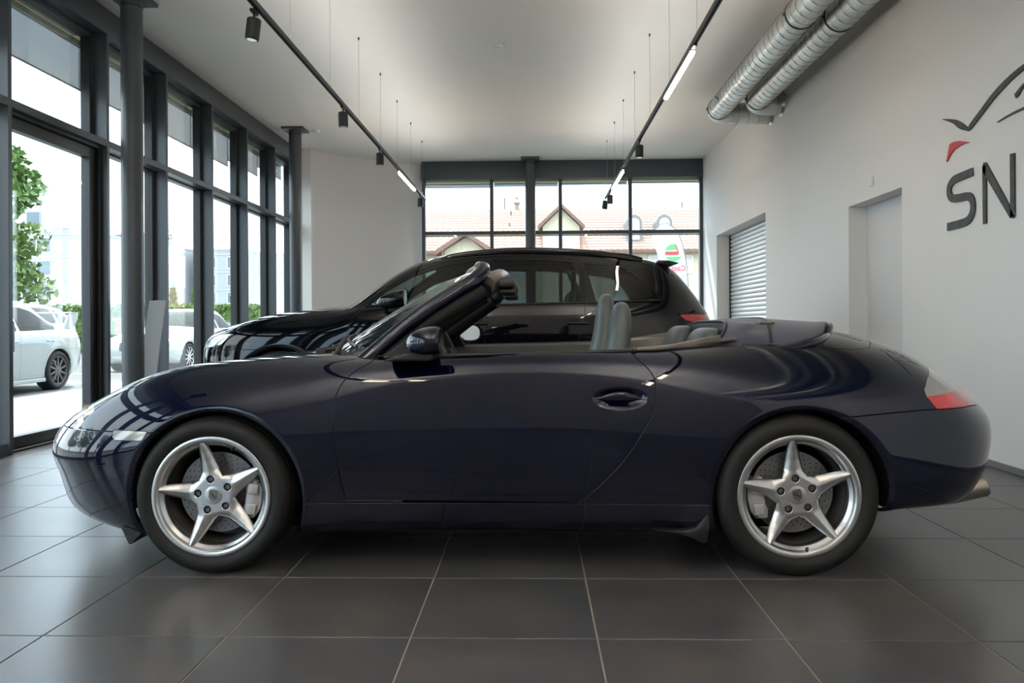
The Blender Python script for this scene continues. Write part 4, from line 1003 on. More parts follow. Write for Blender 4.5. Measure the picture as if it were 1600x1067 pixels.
# soft top folded under its blue canvas cover
C_ = []
for (x, sc) in ((.86, 0), (.90, .25), (.96, .6), (1.05, .9), (1.18, 1.0), (1.28, .96), (1.36, .82), (1.42, .60), (1.46, .35)):
    row = []
    for v in np.linspace(-1, 1, 21):
        a = abs(v); hw = ip(x, [.86, .95, 1.1, 1.28, 1.38, 1.47], [.63, .635, .63, .60, .52, .33])
        edge = a ** (4.5 if x < 1.0 else 2.2)
        front = .0
        xx = x + (.165 * (1 - edge) if x < 1.0 else .165 * (1 - edge) * max(0, (1.30 - x) / .30) + (.115 * (1 - edge) * max(0, (x - 1.18) / .34)))
        zlow = ip(xx, [.86, 1.0, 1.2, 1.42, 1.65], [.898, .888, .905, .955, .990]); 
        zt = ip(xx, [.86, .92, 1.0, 1.08, 1.2, 1.35, 1.5, 1.64], [.905, .955, 1.005, 1.026, 1.030, 1.020, 1.010, .992])
        z = zlow + (zt - zlow) * (1 - a ** (5.5 if xx < 1.1 else 3.6))
        row.append((xx, v * hw, z))
    C_.append(row)
g2 = bs_surface(C_, np.linspace(0, 8, 60), np.linspace(0, 20, 90), ('l', 'l'), ('l', 'l'), 3)
cvs = Surf.from_grid(g2, np.linspace(0, 8, 60), np.linspace(0, 20, 90), (30, 45, (0, 0, 1)))
CO = cvs.skirt(.05, .006).build('soft_top_cover', M['canvas'], CV)
iu = 30
for iu, nm in ((27, 'fabric_seam'),):
    MB().tube([tuple(g2[iu, j] + np.array([.004 * abs(j - 45) / 45, 0, .0012])) for j in range(2, 88, 2)], .0055, 8).build(nm, M['trim'], CO, smooth=60)
MB().tube([tuple(p + np.array([0, 0, .002])) for p in g2[0, 1:-1:2]], .007, 8).build('front_piping', M['trim'], CO, smooth=60)
MB().tube([tuple(p + np.array([0, 0, .0])) for p in np.concatenate([g2[4:, 0][::3], g2[-1][::4], g2[4:, -1][::-1][::3]])], .007, 8).build('edge_piping', M['trim'], CO, smooth=60)
for sd in (-1, 1):
    MB().box(1.15, 1.22, sd * .40 - .02, sd * .40 + .02, 1.000, 1.012, Matrix.Identity(3)).build('release_flap', M['cap_trim'], CO, bevel=.004)
    MB().prism([(.955, .935), (1.0, .925), (1.05, .955), (1.05, .985), (1.0, .99), (.975, .975)], sd * .42, sd * .40).build('hinge', M['trim'], CV, bevel=.004)
MB().tube([tuple(p + np.array([.02, 0, -.012])) for p in np.concatenate([g2[8:, 0][::3], g2[-1][::4], g2[8:, -1][::-1][::3]])], .016, 8).build('cover_rail', PT, CV, smooth=60)

# ---- wheels
def tyre_profile(R, W):
    p = [(.222, -.03), (.228, -.014), (.240, -.010), (.252, -.003), (.266, .003), (.282, .004), (.297, -.001), (R - .012, -.012), (R - .004, -.024), (R, -.040)]
    k = 4; wid = W - .080; s = wid / (k + 1)
    for i in range(k):
        c = -.040 - s * (i + 1)
        p += [(R, c + .006), (R - .008, c + .005), (R - .008, c - .005), (R, c - .006)]
    p += [(R, -W + .040), (R - .004, -W + .024), (R - .02, -W + .006), (.28, -W - .004), (.25, -W), (.222, -W + .03)]
    return p
def spoke_surf():
    rs = np.concatenate([np.linspace(.030, .10, 26), np.linspace(.104, .2385, 30)])
    wr = crom([(.030, .030 * math.sin(PI / 5)), (.06, .06 * math.sin(PI / 5)), (.083, .083 * math.sin(PI / 5)), (.0865, .0468), (.093, .0420), (.104, .0372), (.14, .0305), (.172, .0255), (.21, .0178), (.228, .0142), (.2385, .0118)], 12)
    w_ = np.where(rs < .083, rs * math.sin(PI / 5) * 1.002, np.interp(rs, wr[:, 0], wr[:, 1]))
    ts = np.linspace(-1, 1, 25); G = np.zeros((len(rs), 25, 3))
    for i, r in enumerate(rs):
        face = np.interp(r, [.03, .075, .10, .14, .18, .215, .2385], [-.031, -.031, -.0305, -.028, -.022, -.013, -.0075])
        k = np.clip((r - .070) / .035, 0, 1); k = k * k * (3 - 2 * k)
        # circles keep the merged hub round: x from the radius, not the chord
        for j, t in enumerate(ts):
            y = w_[i] * t; xx = math.sqrt(max(r * r - y * y, 0)) if r < .083 else r
            kk = np.clip((r - .083) / .02, 0, 1)
            if r >= .083: xx = (1 - kk) * math.sqrt(max(r * r - y * y, 0)) + kk * r
            drop = k * (.0135 * abs(t) ** 1.5 + .004 * abs(t) ** 6) + (1 - k) * .0
            G[i, j] = (xx, -(face - drop), y)
    return G
SG = spoke_surf()
def make_wheel(name, R, W, base, y_off, c, side, cal_ang, disc_r):
    """built facing -Y at the wheel centre, then turned for the far side"""
    o = part_empty(name, CV, (c[0], side * y_off, c[1]))
    o.rotation_euler = (0, 0, 0 if side < 0 else PI)
    MB().lathe(tyre_profile(R, W), 96).build('tyre', M['rubber'], o, smooth=35, recalc=False)
    rim = MB().lathe([(.222, -.035), (.236, -.013), (.2425, -.0075), (.2425, -.0035), (.240, -.0022), (.225, -.0035), (.2215, -.0065), (.2175, -.019), (.2150, -.0225), (.2055, -.0285), (.2020, -.034), (.2005, -.06)], 96)
    rim.build('rim', M['rim'], o, smooth=60, recalc=False)
    MB().lathe([(.2005, -.06), (.199, -.10), (.198, -W + .03), (.214, -W + .012), (.222, -W + .02)], 64).build('barrel', M['rim_dark'], o, smooth=60, recalc=False)
    for k in range(5):
        a = math.radians(base + 72 * k)
        Rm = np.array(Matrix.Rotation(-a, 3, 'Y'))
        s = Surf.from_grid(SG @ Rm.T, np.arange(SG.shape[0]), np.arange(SG.shape[1]), (20, 12, (0, -1, 0)))
        lc = np.array([.0655 * math.cos(a), .0655 * math.sin(a)])
        s = s.clip(lambda q: np.hypot(X(q) - lc[0], Z(q) - lc[1]) - .0178)
        s.skirt(.030, .0022).build('spoke', M['rim'], o)
        ln = part_lug(o, lc)
    MB().lathe([(.001, -.0275), (.030, -.0278), (.0365, -.0290), (.0375, -.034)], 40).build('hub_cap', M['rim'], o, smooth=50, recalc=False)
    th = math.radians(base - 30 + (4 if c[0] < 0 else 20) if False else (-8 if c[0] < 0 else 14))
    emblem(o, th)
    MB().cyl((0, .14, 0), (0, .066, 0), .080, 32).build('hub_carrier', M['rim_dark'], o, smooth=40)
    va = math.radians(66 if c[0] < 0 else -81)
    MB().cyl((.214 * math.cos(va), .03, .214 * math.sin(va)), (.207 * math.cos(va), .008, .207 * math.sin(va)), .005, 10).build('valve', M['trim'], o, smooth=40)
    # brakes stay with the axle, not with the wheel
    b = part_empty('brake', CV, (c[0], side * y_off, c[1])); b.rotation_euler = o.rotation_euler
    MB().lathe([(.08, -.115), (.08, -.098), (disc_r, -.098), (disc_r, -.126), (.08, -.126)], 64).build('brake_disc', M['steel'], b, smooth=30, recalc=False)
    hm = MB()
    for i in range(30):
        for q, rr_ in enumerate((.105, .122, .138, .152)):
            a = 2 * PI * (i + q * .37) / 30
            hm.cyl((rr_ * math.cos(a), .0985, rr_ * math.sin(a)), (rr_ * math.cos(a), .0972, rr_ * math.sin(a)), .0028, 6)
    h = hm.build('disc_holes', M['matte_black'], b); h['kind'] = 'stuff'
    ca = math.radians(cal_ang); Rm = Matrix.Rotation(-ca, 4, 'Y')
    cm = MB().prism([(.118, -.085), (.165, -.080), (.186, -.045), (.190, .0), (.186, .045), (.165, .080), (.118, .085), (.112, .05), (.120, .03), (.120, -.03), (.112, -.05)], .062, .130, 'xz', Rm)
    cl = cm.build('caliper', M['caliper'], b, bevel=.007, seg=3, smooth=45)
    for zz in (-.042, .042):
        MB().prism([(.128, zz - .024), (.172, zz - .022), (.172, zz + .022), (.128, zz + .024)], .050, .061, 'xz', Rm).build('piston_housing', M['caliper'], cl, bevel=.006, seg=3, smooth=45)
    p = Rm @ Vector((.165, .060, .070)); MB().cyl(p, p + Vector((0, -.012, 0)), .006, 10).build('bleed_screw', M['steel'], cl, smooth=40)
    return o
def part_lug(o, lc):
    Tm = Matrix.Translation((lc[0], 0, lc[1]))
    cup = MB().lathe([(.0180, -.0316), (.0160, -.037), (.0148, -.052), (.001, -.052)], 20, Tm).build('lug_pocket', M['rim_dark'], o, smooth=40, recalc=False)
    return MB().lathe([(.0098, -.052), (.0098, -.037), (.0082, -.0345), (.0045, -.0345), (.0040, -.038), (.001, -.038)], 12, Tm).build('lug_bolt', M['steel'], o, smooth=30, recalc=False)
def emblem(o, th):
    Rm = Matrix.Rotation(-th, 4, 'Y')
    sh = crom([(-.018, .019), (-.010, .0230), (0, .0245), (.010, .0230), (.018, .019), (.018, -.003), (.0138, -.015), (0, -.0250), (-.0138, -.015), (-.018, -.003)], 3, True)
    e_ = MB().prism([tuple(p) for p in sh], -.0274 + .055, .0268, 'xz', Rm).build('crest', M['steel'], o)
    dk = M['trim']
    for (x0, x1, z0, z1) in ((-.0105, -.0008, .0085, .0060), (-.0105, -.0008, .0035, .0012), (.0010, .0105, -.0015, -.0038), (.0010, .0095, -.0062, -.0084), (-.0025, .0025, -.0028, .0035), (.002, .0105, .0105, .0098), (-.0095, -.001, -.0048, -.0055)):
        MB().box(x0 * 1.48, x1 * 1.48, .0260, .0266, 1.5 * min(z0, z1), 1.5 * max(z0, z1), Rm.to_3x3()).build('crest_stripe', dk, e_)
for side in (-1, 1):
    make_wheel('front_wheel', .318, .225, 30, .862, (-1.175, .316), side, -8, .165)
    make_wheel('rear_wheel', .322, .265, 23, .868, (1.175, .320), side, 188, .165)

# ================================================================== OTHER CARS (shared builder)
def simple_wheel(name, parent, c, R, W, y, side, m_rim, spokes=10, sw_=.018):
    o = part_empty(name, parent, (c[0], side * y, c[1])); o.rotation_euler = (0, 0, 0 if side < 0 else PI)
    k = R / .34
    prof = [(.235 * k, -.03), (.245 * k, -.008), (.27 * k, .004), (.30 * k, .003), (R - .012, -.012), (R, -.035), (R, -W + .035), (R - .012, -W + .01), (.25 * k, -W), (.235 * k, -W + .03)]
    MB().lathe(prof, 48).build('tyre', M['rubber'], o, smooth=40, recalc=False)
    MB().lathe([(.235 * k, -.03), (.245 * k, -.012), (.243 * k, -.004), (.230 * k, -.008), (.222 * k, -.04), (.215 * k, -W + .03)], 48).build('rim', m_rim, o, smooth=50, recalc=False)
    for i in range(spokes):
        a = 2 * PI * i / spokes + .3; Rm = Matrix.Rotation(-a, 4, 'Y')
        MB().prism([(.03 * k, -sw_ * 1.2), (.236 * k, -sw_ * .8), (.236 * k, sw_ * .8), (.03 * k, sw_ * 1.2)], .012, .035, 'xz', Rm).build('spoke', m_rim, o, bevel=.004)
    MB().lathe([(.001, -.008), (.04 * k, -.008), (.065 * k, -.013), (.065 * k, -.035)], 24).build('hub', m_rim, o, smooth=40, recalc=False)
    MB().lathe([(.06, -.06), (.165 * k, -.06), (.165 * k, -.085), (.06, -.085)], 32).build('brake_disc', M['steel'], o, smooth=30, recalc=False)

class CarBody:
    def __init__(s, secs, nu, nv, arches, ra, root):
        tu = np.linspace(0, len(secs) - 1, nu); tv = np.linspace(0, len(secs[0]) - 1, nv)
        G = bs_surface(secs, tu, tv); G[:, :, 1] *= -1
        for c in arches: roll_arch(G, c, ra, .035)
        s.S = Surf.from_grid(G, tu, tv, (nu // 2, nv // 3, (0, -1, 0)))
        s.S.N[np.abs(s.S.V[:, 1]) < 1e-5, 1] = 0; s.S.N /= np.linalg.norm(s.S.N, axis=1, keepdims=True)
        for c in arches: s.S = s.S.clip(lambda q, c=c: np.where(A(q) > .5, np.hypot(X(q) - c[0], Z(q) - c[1]) - ra, 1))
        s.root = root; s.rest = s.S; s.arches = arches; s.ra = ra
    def take(s, f, g=.003, cut=True):
        p = s.rest.clip(lambda q: f(q) - g)
        if cut: s.rest = s.rest.clip(lambda q: -f(q) - g)
        return p
    def both(s, name, p, m, depth=.012, label=None):
        return [(q.skirt(depth) if depth else q).build(name, m, s.root, label) for q in (p, p.mirrored())]
    def one(s, name, p, m, depth=.012, label=None):
        q = p.join(p.mirrored()); return (q.skirt(depth) if depth else q).build(name, m, s.root, label)
    def liners(s, y=.9):
        for c in s.arches:
            for sd in (-1, 1):
                m = MB(); an = np.linspace(-.3, PI + .3, 24); r = s.ra + .012
                m.grid([[(c[0] + r * math.cos(a), sd * yy, c[1] + r * math.sin(a)) for yy in (y, .5)] for a in an])
                m.add([(c[0] + r * math.cos(a), sd * .5, c[1] + r * math.sin(a)) for a in an], [tuple(range(24))])
                m.build('wheel_arch_liner', M['matte_black'], s.root, recalc=False)
side_f = lambda poly, amin=.45: (lambda q: np.where((A(q) > amin), sd_poly(X(q), Z(q), poly), -1))

SUV = [
 [(-2.22,0,.25),(-2.36,0,.28),(-2.44,0,.42),(-2.47,0,.62),(-2.475,0,.80),(-2.44,0,.91),(-2.38,0,.965),(-2.30,0,1.00),(-2.22,0,1.035),(-2.15,0,1.06)],
 [(-2.20,.42,.25),(-2.34,.45,.28),(-2.41,.47,.42),(-2.445,.48,.62),(-2.445,.48,.80),(-2.41,.47,.905),(-2.33,.45,.96),(-2.22,.38,1.01),(-2.10,.22,1.06),(-2.02,0,1.085)],
 [(-2.12,.72,.25),(-2.23,.77,.27),(-2.30,.81,.42),(-2.33,.825,.62),(-2.32,.82,.79),(-2.25,.80,.90),(-2.14,.75,.97),(-2.02,.64,1.035),(-1.90,.40,1.09),(-1.82,0,1.115)],
 [(-1.98,.84,.24),(-2.03,.90,.27),(-2.05,.93,.42),(-2.06,.945,.62),(-2.05,.935,.79),(-2.02,.905,.925),(-1.96,.83,1.01),(-1.86,.70,1.07),(-1.74,.44,1.12),(-1.66,0,1.14)],
 [(-1.59,.86,.23),(-1.59,.93,.27),(-1.59,.955,.42),(-1.59,.965,.62),(-1.59,.955,.80),(-1.59,.925,.965),(-1.58,.85,1.055),(-1.53,.74,1.105),(-1.46,.46,1.15),(-1.40,0,1.17)],
 [(-1.10,.85,.22),(-1.10,.92,.26),(-1.10,.945,.40),(-1.10,.96,.60),(-1.10,.958,.83),(-1.10,.93,1.03),(-1.12,.87,1.10),(-1.14,.77,1.145),(-1.16,.50,1.18),(-1.18,0,1.195)],
 [(-.84,.84,.22),(-.84,.915,.26),(-.84,.94,.40),(-.84,.958,.60),(-.84,.96,.85),(-.84,.935,1.10),(-.84,.865,1.165),(-.88,.78,1.20),(-.98,.50,1.215),(-1.05,0,1.222)],
 [(-.42,.84,.22),(-.42,.915,.26),(-.42,.94,.40),(-.42,.958,.60),(-.42,.962,.86),(-.42,.94,1.135),(-.42,.845,1.33),(-.42,.725,1.50),(-.48,.50,1.555),(-.52,0,1.585)],
 [(0,.84,.22),(0,.915,.26),(0,.94,.40),(0,.958,.60),(0,.963,.87),(0,.942,1.155),(0,.83,1.43),(0,.695,1.625),(0,.45,1.69),(0,0,1.705)],
 [(.5,.84,.22),(.5,.915,.26),(.5,.94,.40),(.5,.958,.60),(.5,.964,.88),(.5,.943,1.17),(.5,.828,1.445),(.5,.69,1.66),(.5,.45,1.722),(.5,0,1.74)],
 [(1.05,.84,.22),(1.05,.92,.26),(1.05,.945,.40),(1.05,.962,.60),(1.05,.965,.89),(1.05,.942,1.18),(1.05,.825,1.445),(1.05,.68,1.65),(1.05,.44,1.71),(1.05,0,1.728)],
 [(1.44,.85,.23),(1.44,.93,.27),(1.44,.955,.42),(1.44,.967,.62),(1.44,.963,.90),(1.44,.935,1.185),(1.44,.81,1.435),(1.44,.66,1.62),(1.44,.43,1.683),(1.44,0,1.70)],
 [(1.88,.83,.25),(1.88,.91,.29),(1.88,.94,.44),(1.88,.955,.64),(1.88,.945,.92),(1.87,.905,1.175),(1.86,.775,1.40),(1.86,.61,1.575),(1.86,.40,1.63),(1.87,0,1.645)],
 [(2.16,.75,.28),(2.19,.83,.33),(2.20,.87,.48),(2.20,.885,.68),(2.20,.875,.93),(2.17,.83,1.13),(2.10,.715,1.34),(2.05,.56,1.50),(2.03,.37,1.575),(2.03,0,1.60)],
 [(2.32,.52,.30),(2.38,.58,.34),(2.42,.61,.48),(2.435,.625,.70),(2.435,.62,.95),(2.40,.60,1.10),(2.28,.53,1.30),(2.18,.43,1.455),(2.13,.28,1.545),(2.12,0,1.575)],
 [(2.38,.26,.30),(2.44,.28,.34),(2.48,.30,.48),(2.50,.305,.70),(2.50,.305,.95),(2.46,.29,1.09),(2.34,.26,1.29),(2.22,.22,1.45),(2.16,.14,1.535),(2.145,0,1.565)],
 [(2.40,0,.30),(2.46,0,.34),(2.50,0,.48),(2.52,0,.70),(2.52,0,.95),(2.48,0,1.09),(2.36,0,1.285),(2.235,0,1.445),(2.17,0,1.53),(2.15,0,1.56)],
]
def build_suv(root, pm, front_glass, rear_glass, detail=True):
    arches = ((-1.59, .385), (1.44, .385)); ra = .415
    b = CarBody(SUV, 300 if detail else 150, 150 if detail else 80, arches, ra, root)
    WF = [(-.80,1.165),(-.62,1.315),(-.36,1.462),(-.06,1.555),(.255,1.602),(.245,1.195)]
    WR = [(.365,1.604),(.92,1.598),(1.13,1.578),(1.185,1.456),(1.175,1.213),(.375,1.195)]
    WQ = [(1.225,1.572),(1.50,1.540),(1.645,1.510),(1.76,1.405),(1.87,1.295),(1.915,1.235),(1.335,1.213),(1.29,1.40)]
    b.both('front_door_glass', b.take(side_f(WF)), front_glass, .006)
    b.both('rear_door_glass', b.take(side_f(WR)), rear_glass, .006)
    b.both('quarter_glass', b.take(side_f(WQ)), rear_glass, .006)
    b.one('windscreen', b.take(lambda q: np.minimum(np.minimum(ip(X(q), [-1.1, -.5, -.2], [.76, .66, .58]) - A(q), X(q) + 1.02 - .22 * A(q) ** 2), -.36 + .10 * A(q) ** 2 - X(q))), front_glass, .006)
    b.one('rear_window', b.take(lambda q: np.minimum(np.minimum(ip(Z(q), [1.1, 1.5], [.60, .48]) - A(q), 1.46 - Z(q)), np.minimum(Z(q) - 1.12, X(q) - 2.0))), rear_glass, .006)
    hl_ = b.take(lambda q: np.minimum(sd_poly(X(q), Z(q), [(-2.5,.80),(-2.30,.80),(-2.14,.835),(-2.03,.955),(-2.2,.955),(-2.5,.92)]), A(q) - .50))
    h = b.both('headlight', hl_, M['lens_glass'], .006, 'clear headlight lens')
    for sd, o in zip((-1, 1), h):
        (hl_ if sd < 0 else hl_.mirrored()).offset(.03).build('reflector', M['lamp_bowl'], o)
    b.both('tail_light', b.take(lambda q: np.minimum(sd_poly(X(q), Z(q), [(2.08,1.085),(2.22,1.090),(2.7,1.095),(2.7,1.02),(2.30,1.00),(2.16,1.03)]), A(q) - .34)), M['red_lens'], .01, 'red tail light lens')
    b.one('grille', b.take(lambda q: np.minimum(np.minimum(.36 - .25 * (1 - np.clip((Z(q) - .40) / .3, 0, 1)) - A(q), -2.3 - X(q)), np.minimum(Z(q) - .42, .90 - Z(q)))), M['trim'], .012)
    b.one('front_bumper', b.take(lambda q: np.minimum(ip(A(q), [0, .5, 1], [.92, .80, .78]) - Z(q), -1.60 - X(q))), pm)
    b.one('rear_bumper', b.take(lambda q: np.minimum(.72 - Z(q), X(q) - 1.50)), pm)
    b.one('bonnet', b.take(lambda q: np.minimum(np.minimum(ip(X(q), [-2.5, -2.2, -1.5, -1.0], [.52, .66, .78, .80]) - A(q), -1.0 + .2 * A(q) ** 2 - X(q)), Z(q) - .86)), pm)
    b.one('tailgate', b.take(lambda q: np.minimum(np.minimum(ip(Z(q), [.7, 1.1, 1.6], [.60, .66, .50]) - A(q), X(q) - 2.01), 1.60 - Z(q))), pm)
    fd = [(-.945,.24),(-.955,.60),(-.950,.95),(-.905,1.10),(-.86,1.155),(-.62,1.355),(-.36,1.502),(-.06,1.595),(.31,1.64),(.31,.24)]
    rd = [(.31,.24),(.31,1.64),(.92,1.635),(1.17,1.605),(1.225,1.456),(1.225,1.10),(1.16,.85),(.98,.60),(.88,.24)]
    fdo = b.both('front_door', b.take(side_f(fd, .6), .0025), pm); rdo = b.both('rear_door', b.take(side_f(rd, .6), .0025), pm)
    b.both('front_fender', b.take(lambda q: np.minimum(-.80 - X(q), A(q) - .3)), pm)
    b.one('roof', b.take(lambda q: np.minimum(Z(q) - ip(X(q), [-.9, 0, 1.4, 2.2], [1.2, 1.58, 1.565, 1.45]), ip(X(q), [-1.0, 0, 1.5, 2.1], [.70, .71, .68, .60]) - A(q))), pm)
    b.both('rear_quarter_panel', b.rest.clip(lambda q: X(q) - .3), pm); b.both('side_sill', b.rest.clip(lambda q: np.minimum(.3 - X(q), .7 - Z(q))), pm); b.both('roof_edge', b.rest.clip(lambda q: np.minimum(.3 - X(q), Z(q) - .7)), pm)
    b.liners(.92)
    for sd in (-1, 1):
        for c, n in zip(arches, ('front_wheel', 'rear_wheel')): simple_wheel(n, root, c, .385, .25, .945, sd, M['rim'] if detail else M['rim_dark'])
    # cabin
    MB().box(-.9, 2.1, -.86, .86, .30, .34).build('cabin_floor', M['matte_black'], root)
    MB().grid([[(x, y, z) for x, z in ((-1.0, 1.14), (-.75, 1.15), (-.60, 1.10), (-.55, .7))] for y in np.linspace(-.8, .8, 5)]).build('dashboard', M['dash'], root, smooth=50)
    for xx in (.12, .98):
        for yy in ((-.38, .38) if xx < .5 else (-.42, 0, .42)):
            prof = [(xx - .12, .50, .08, .24), (xx + .02, .85, .075, .24), (xx + .10, 1.08, .06, .20), (xx + .12, 1.14, .03, .12)]
            loft([rsec((x, yy, z), rx, ry * (1 if xx < .5 else .82), 16, 3) for x, z, rx, ry in prof], 'seat_back', M['leather_dark'], root)
            loft([rsec((xx + .14 + .02 * t, yy, 1.16 + .17 * t), .04 * s_, .125 * s_, 16, 3) for t, s_ in ((0, .8), (.3, 1), (.8, .95), (1, .5))], 'head_restraint', M['leather_dark'], root)
    for sd in (-1, 1):
        for xx in (.31, 1.21): MB().tube([(xx, sd * .885, 1.17), (xx, sd * .78, 1.45), (xx, sd * .665, 1.60)], .028, 8).build('pillar', M['trim'], root, smooth=60)
        MB().grid([[(x, sd * yy, zz) for yy, zz in ((.90, 1.13), (.86, 1.13), (.84, .6))] for x in np.linspace(-.8, 1.9, 6)]).build('door_card', M['dash'], root)
    return b, fdo, rdo
SU = thing('estate_car', 'tall black estate car parked behind the blue convertible', 'car', (-.76, 8.05, 0))
b, fdo, rdo = build_suv(SU, M['black_paint'], M['side_glass'], M['privacy_glass'])
for side, f_, r_ in zip((-1, 1), fdo, rdo):
    for o, xx in ((f_, .14), (r_, 1.06)):
        MB().box(xx, xx + .20, side * .972 - .010, side * .972 + .010, .995, 1.022).build('door_handle', M['black_paint'], o, bevel=.008, seg=3, smooth=50)
        MB().lathe([(.001, -.001), (.045, -.001), (.05, .004)], 20, Matrix.Translation((xx + .11, side * .955, 1.0)) @ (Matrix.Identity(4) if side < 0 else Matrix.Rotation(PI, 4, 'Z'))).build('handle_bowl', M['trim'], o, smooth=40)
        # chrome window line
    zz = [(-.84, 1.150), (-.5, 1.165), (.2, 1.178), (1.2, 1.196), (1.93, 1.220)]
    MB().tube([(x, side * (.944 - .02 * (x > 1.5) - .014 * max(0, x - 1.2)), z) for x, z in zz], .006, 6).build('window_trim', M['trim'], SU, smooth=60)
    mo = part_empty('door_mirror', SU, (-.50, side * 1.08, 1.225))
    P = []
    for i, t in enumerate(np.linspace(0, 1, 14)):
        s_ = max((1 - (1 - min(t / .8, 1)) ** 2.2) ** .55, .03)
        P.append([(-.16 + .27 * t, side * .125 * s_ * np.sign(math.cos(a)) * abs(math.cos(a)) ** .8, (.085 if math.sin(a) > 0 else .075) * s_ * np.sign(math.sin(a)) * abs(math.sin(a)) ** .8 + .05 * (t - .6)) for a in np.linspace(0, 2 * PI, 24, endpoint=False)])
    MB().grid(P, closed_v=True).add(P[0], [tuple(range(24))]).build('housing', M['black_paint'], mo, smooth=60)
    MB().add([(.105, p[1] * .93, p[2] * .93) for p in np.array(P[-1])], [tuple(range(24))]).build('glass', M['mirror'], mo)
    MB().box(-.05, .05, side * -.17, side * -.02, -.105, -.06).build('arm', M['trim'], mo, bevel=.01)
    # roof rails
    rc = crom([(-.16, side * .655, 1.60), (.0, side * .655, 1.672), (.5, side * .645, 1.722), (1.1, side * .635, 1.712), (1.6, side * .605, 1.668), (1.80, side * .58, 1.625)], 5)
    MB().grid([[(p[0], p[1] + .016 * math.cos(a) , p[2] + (.010 * math.sin(a) if math.sin(a) > 0 else .075 * math.sin(a))) for a in np.linspace(0, 2 * PI, 12, endpoint=False)] for p in rc], closed_v=True).build('roof_rail', M['black_paint'], SU, smooth=60)
sp = MB().prism([(1.96, 1.615), (2.06, 1.612), (2.150, 1.590), (2.160, 1.582), (2.09, 1.558), (2.03, 1.555), (1.96, 1.575)], -.52, .52)
sp.build('roof_spoiler', M['black_paint'], SU, bevel=.008, seg=3, smooth=50)
MB().tube([(1.50, 0, 1.70), (1.52, 0, 1.725), (1.60, 0, 1.735), (1.63, 0, 1.70)], [.03, .022, .012, .02], 10).build('roof_aerial', M['trim'], SU, smooth=60)

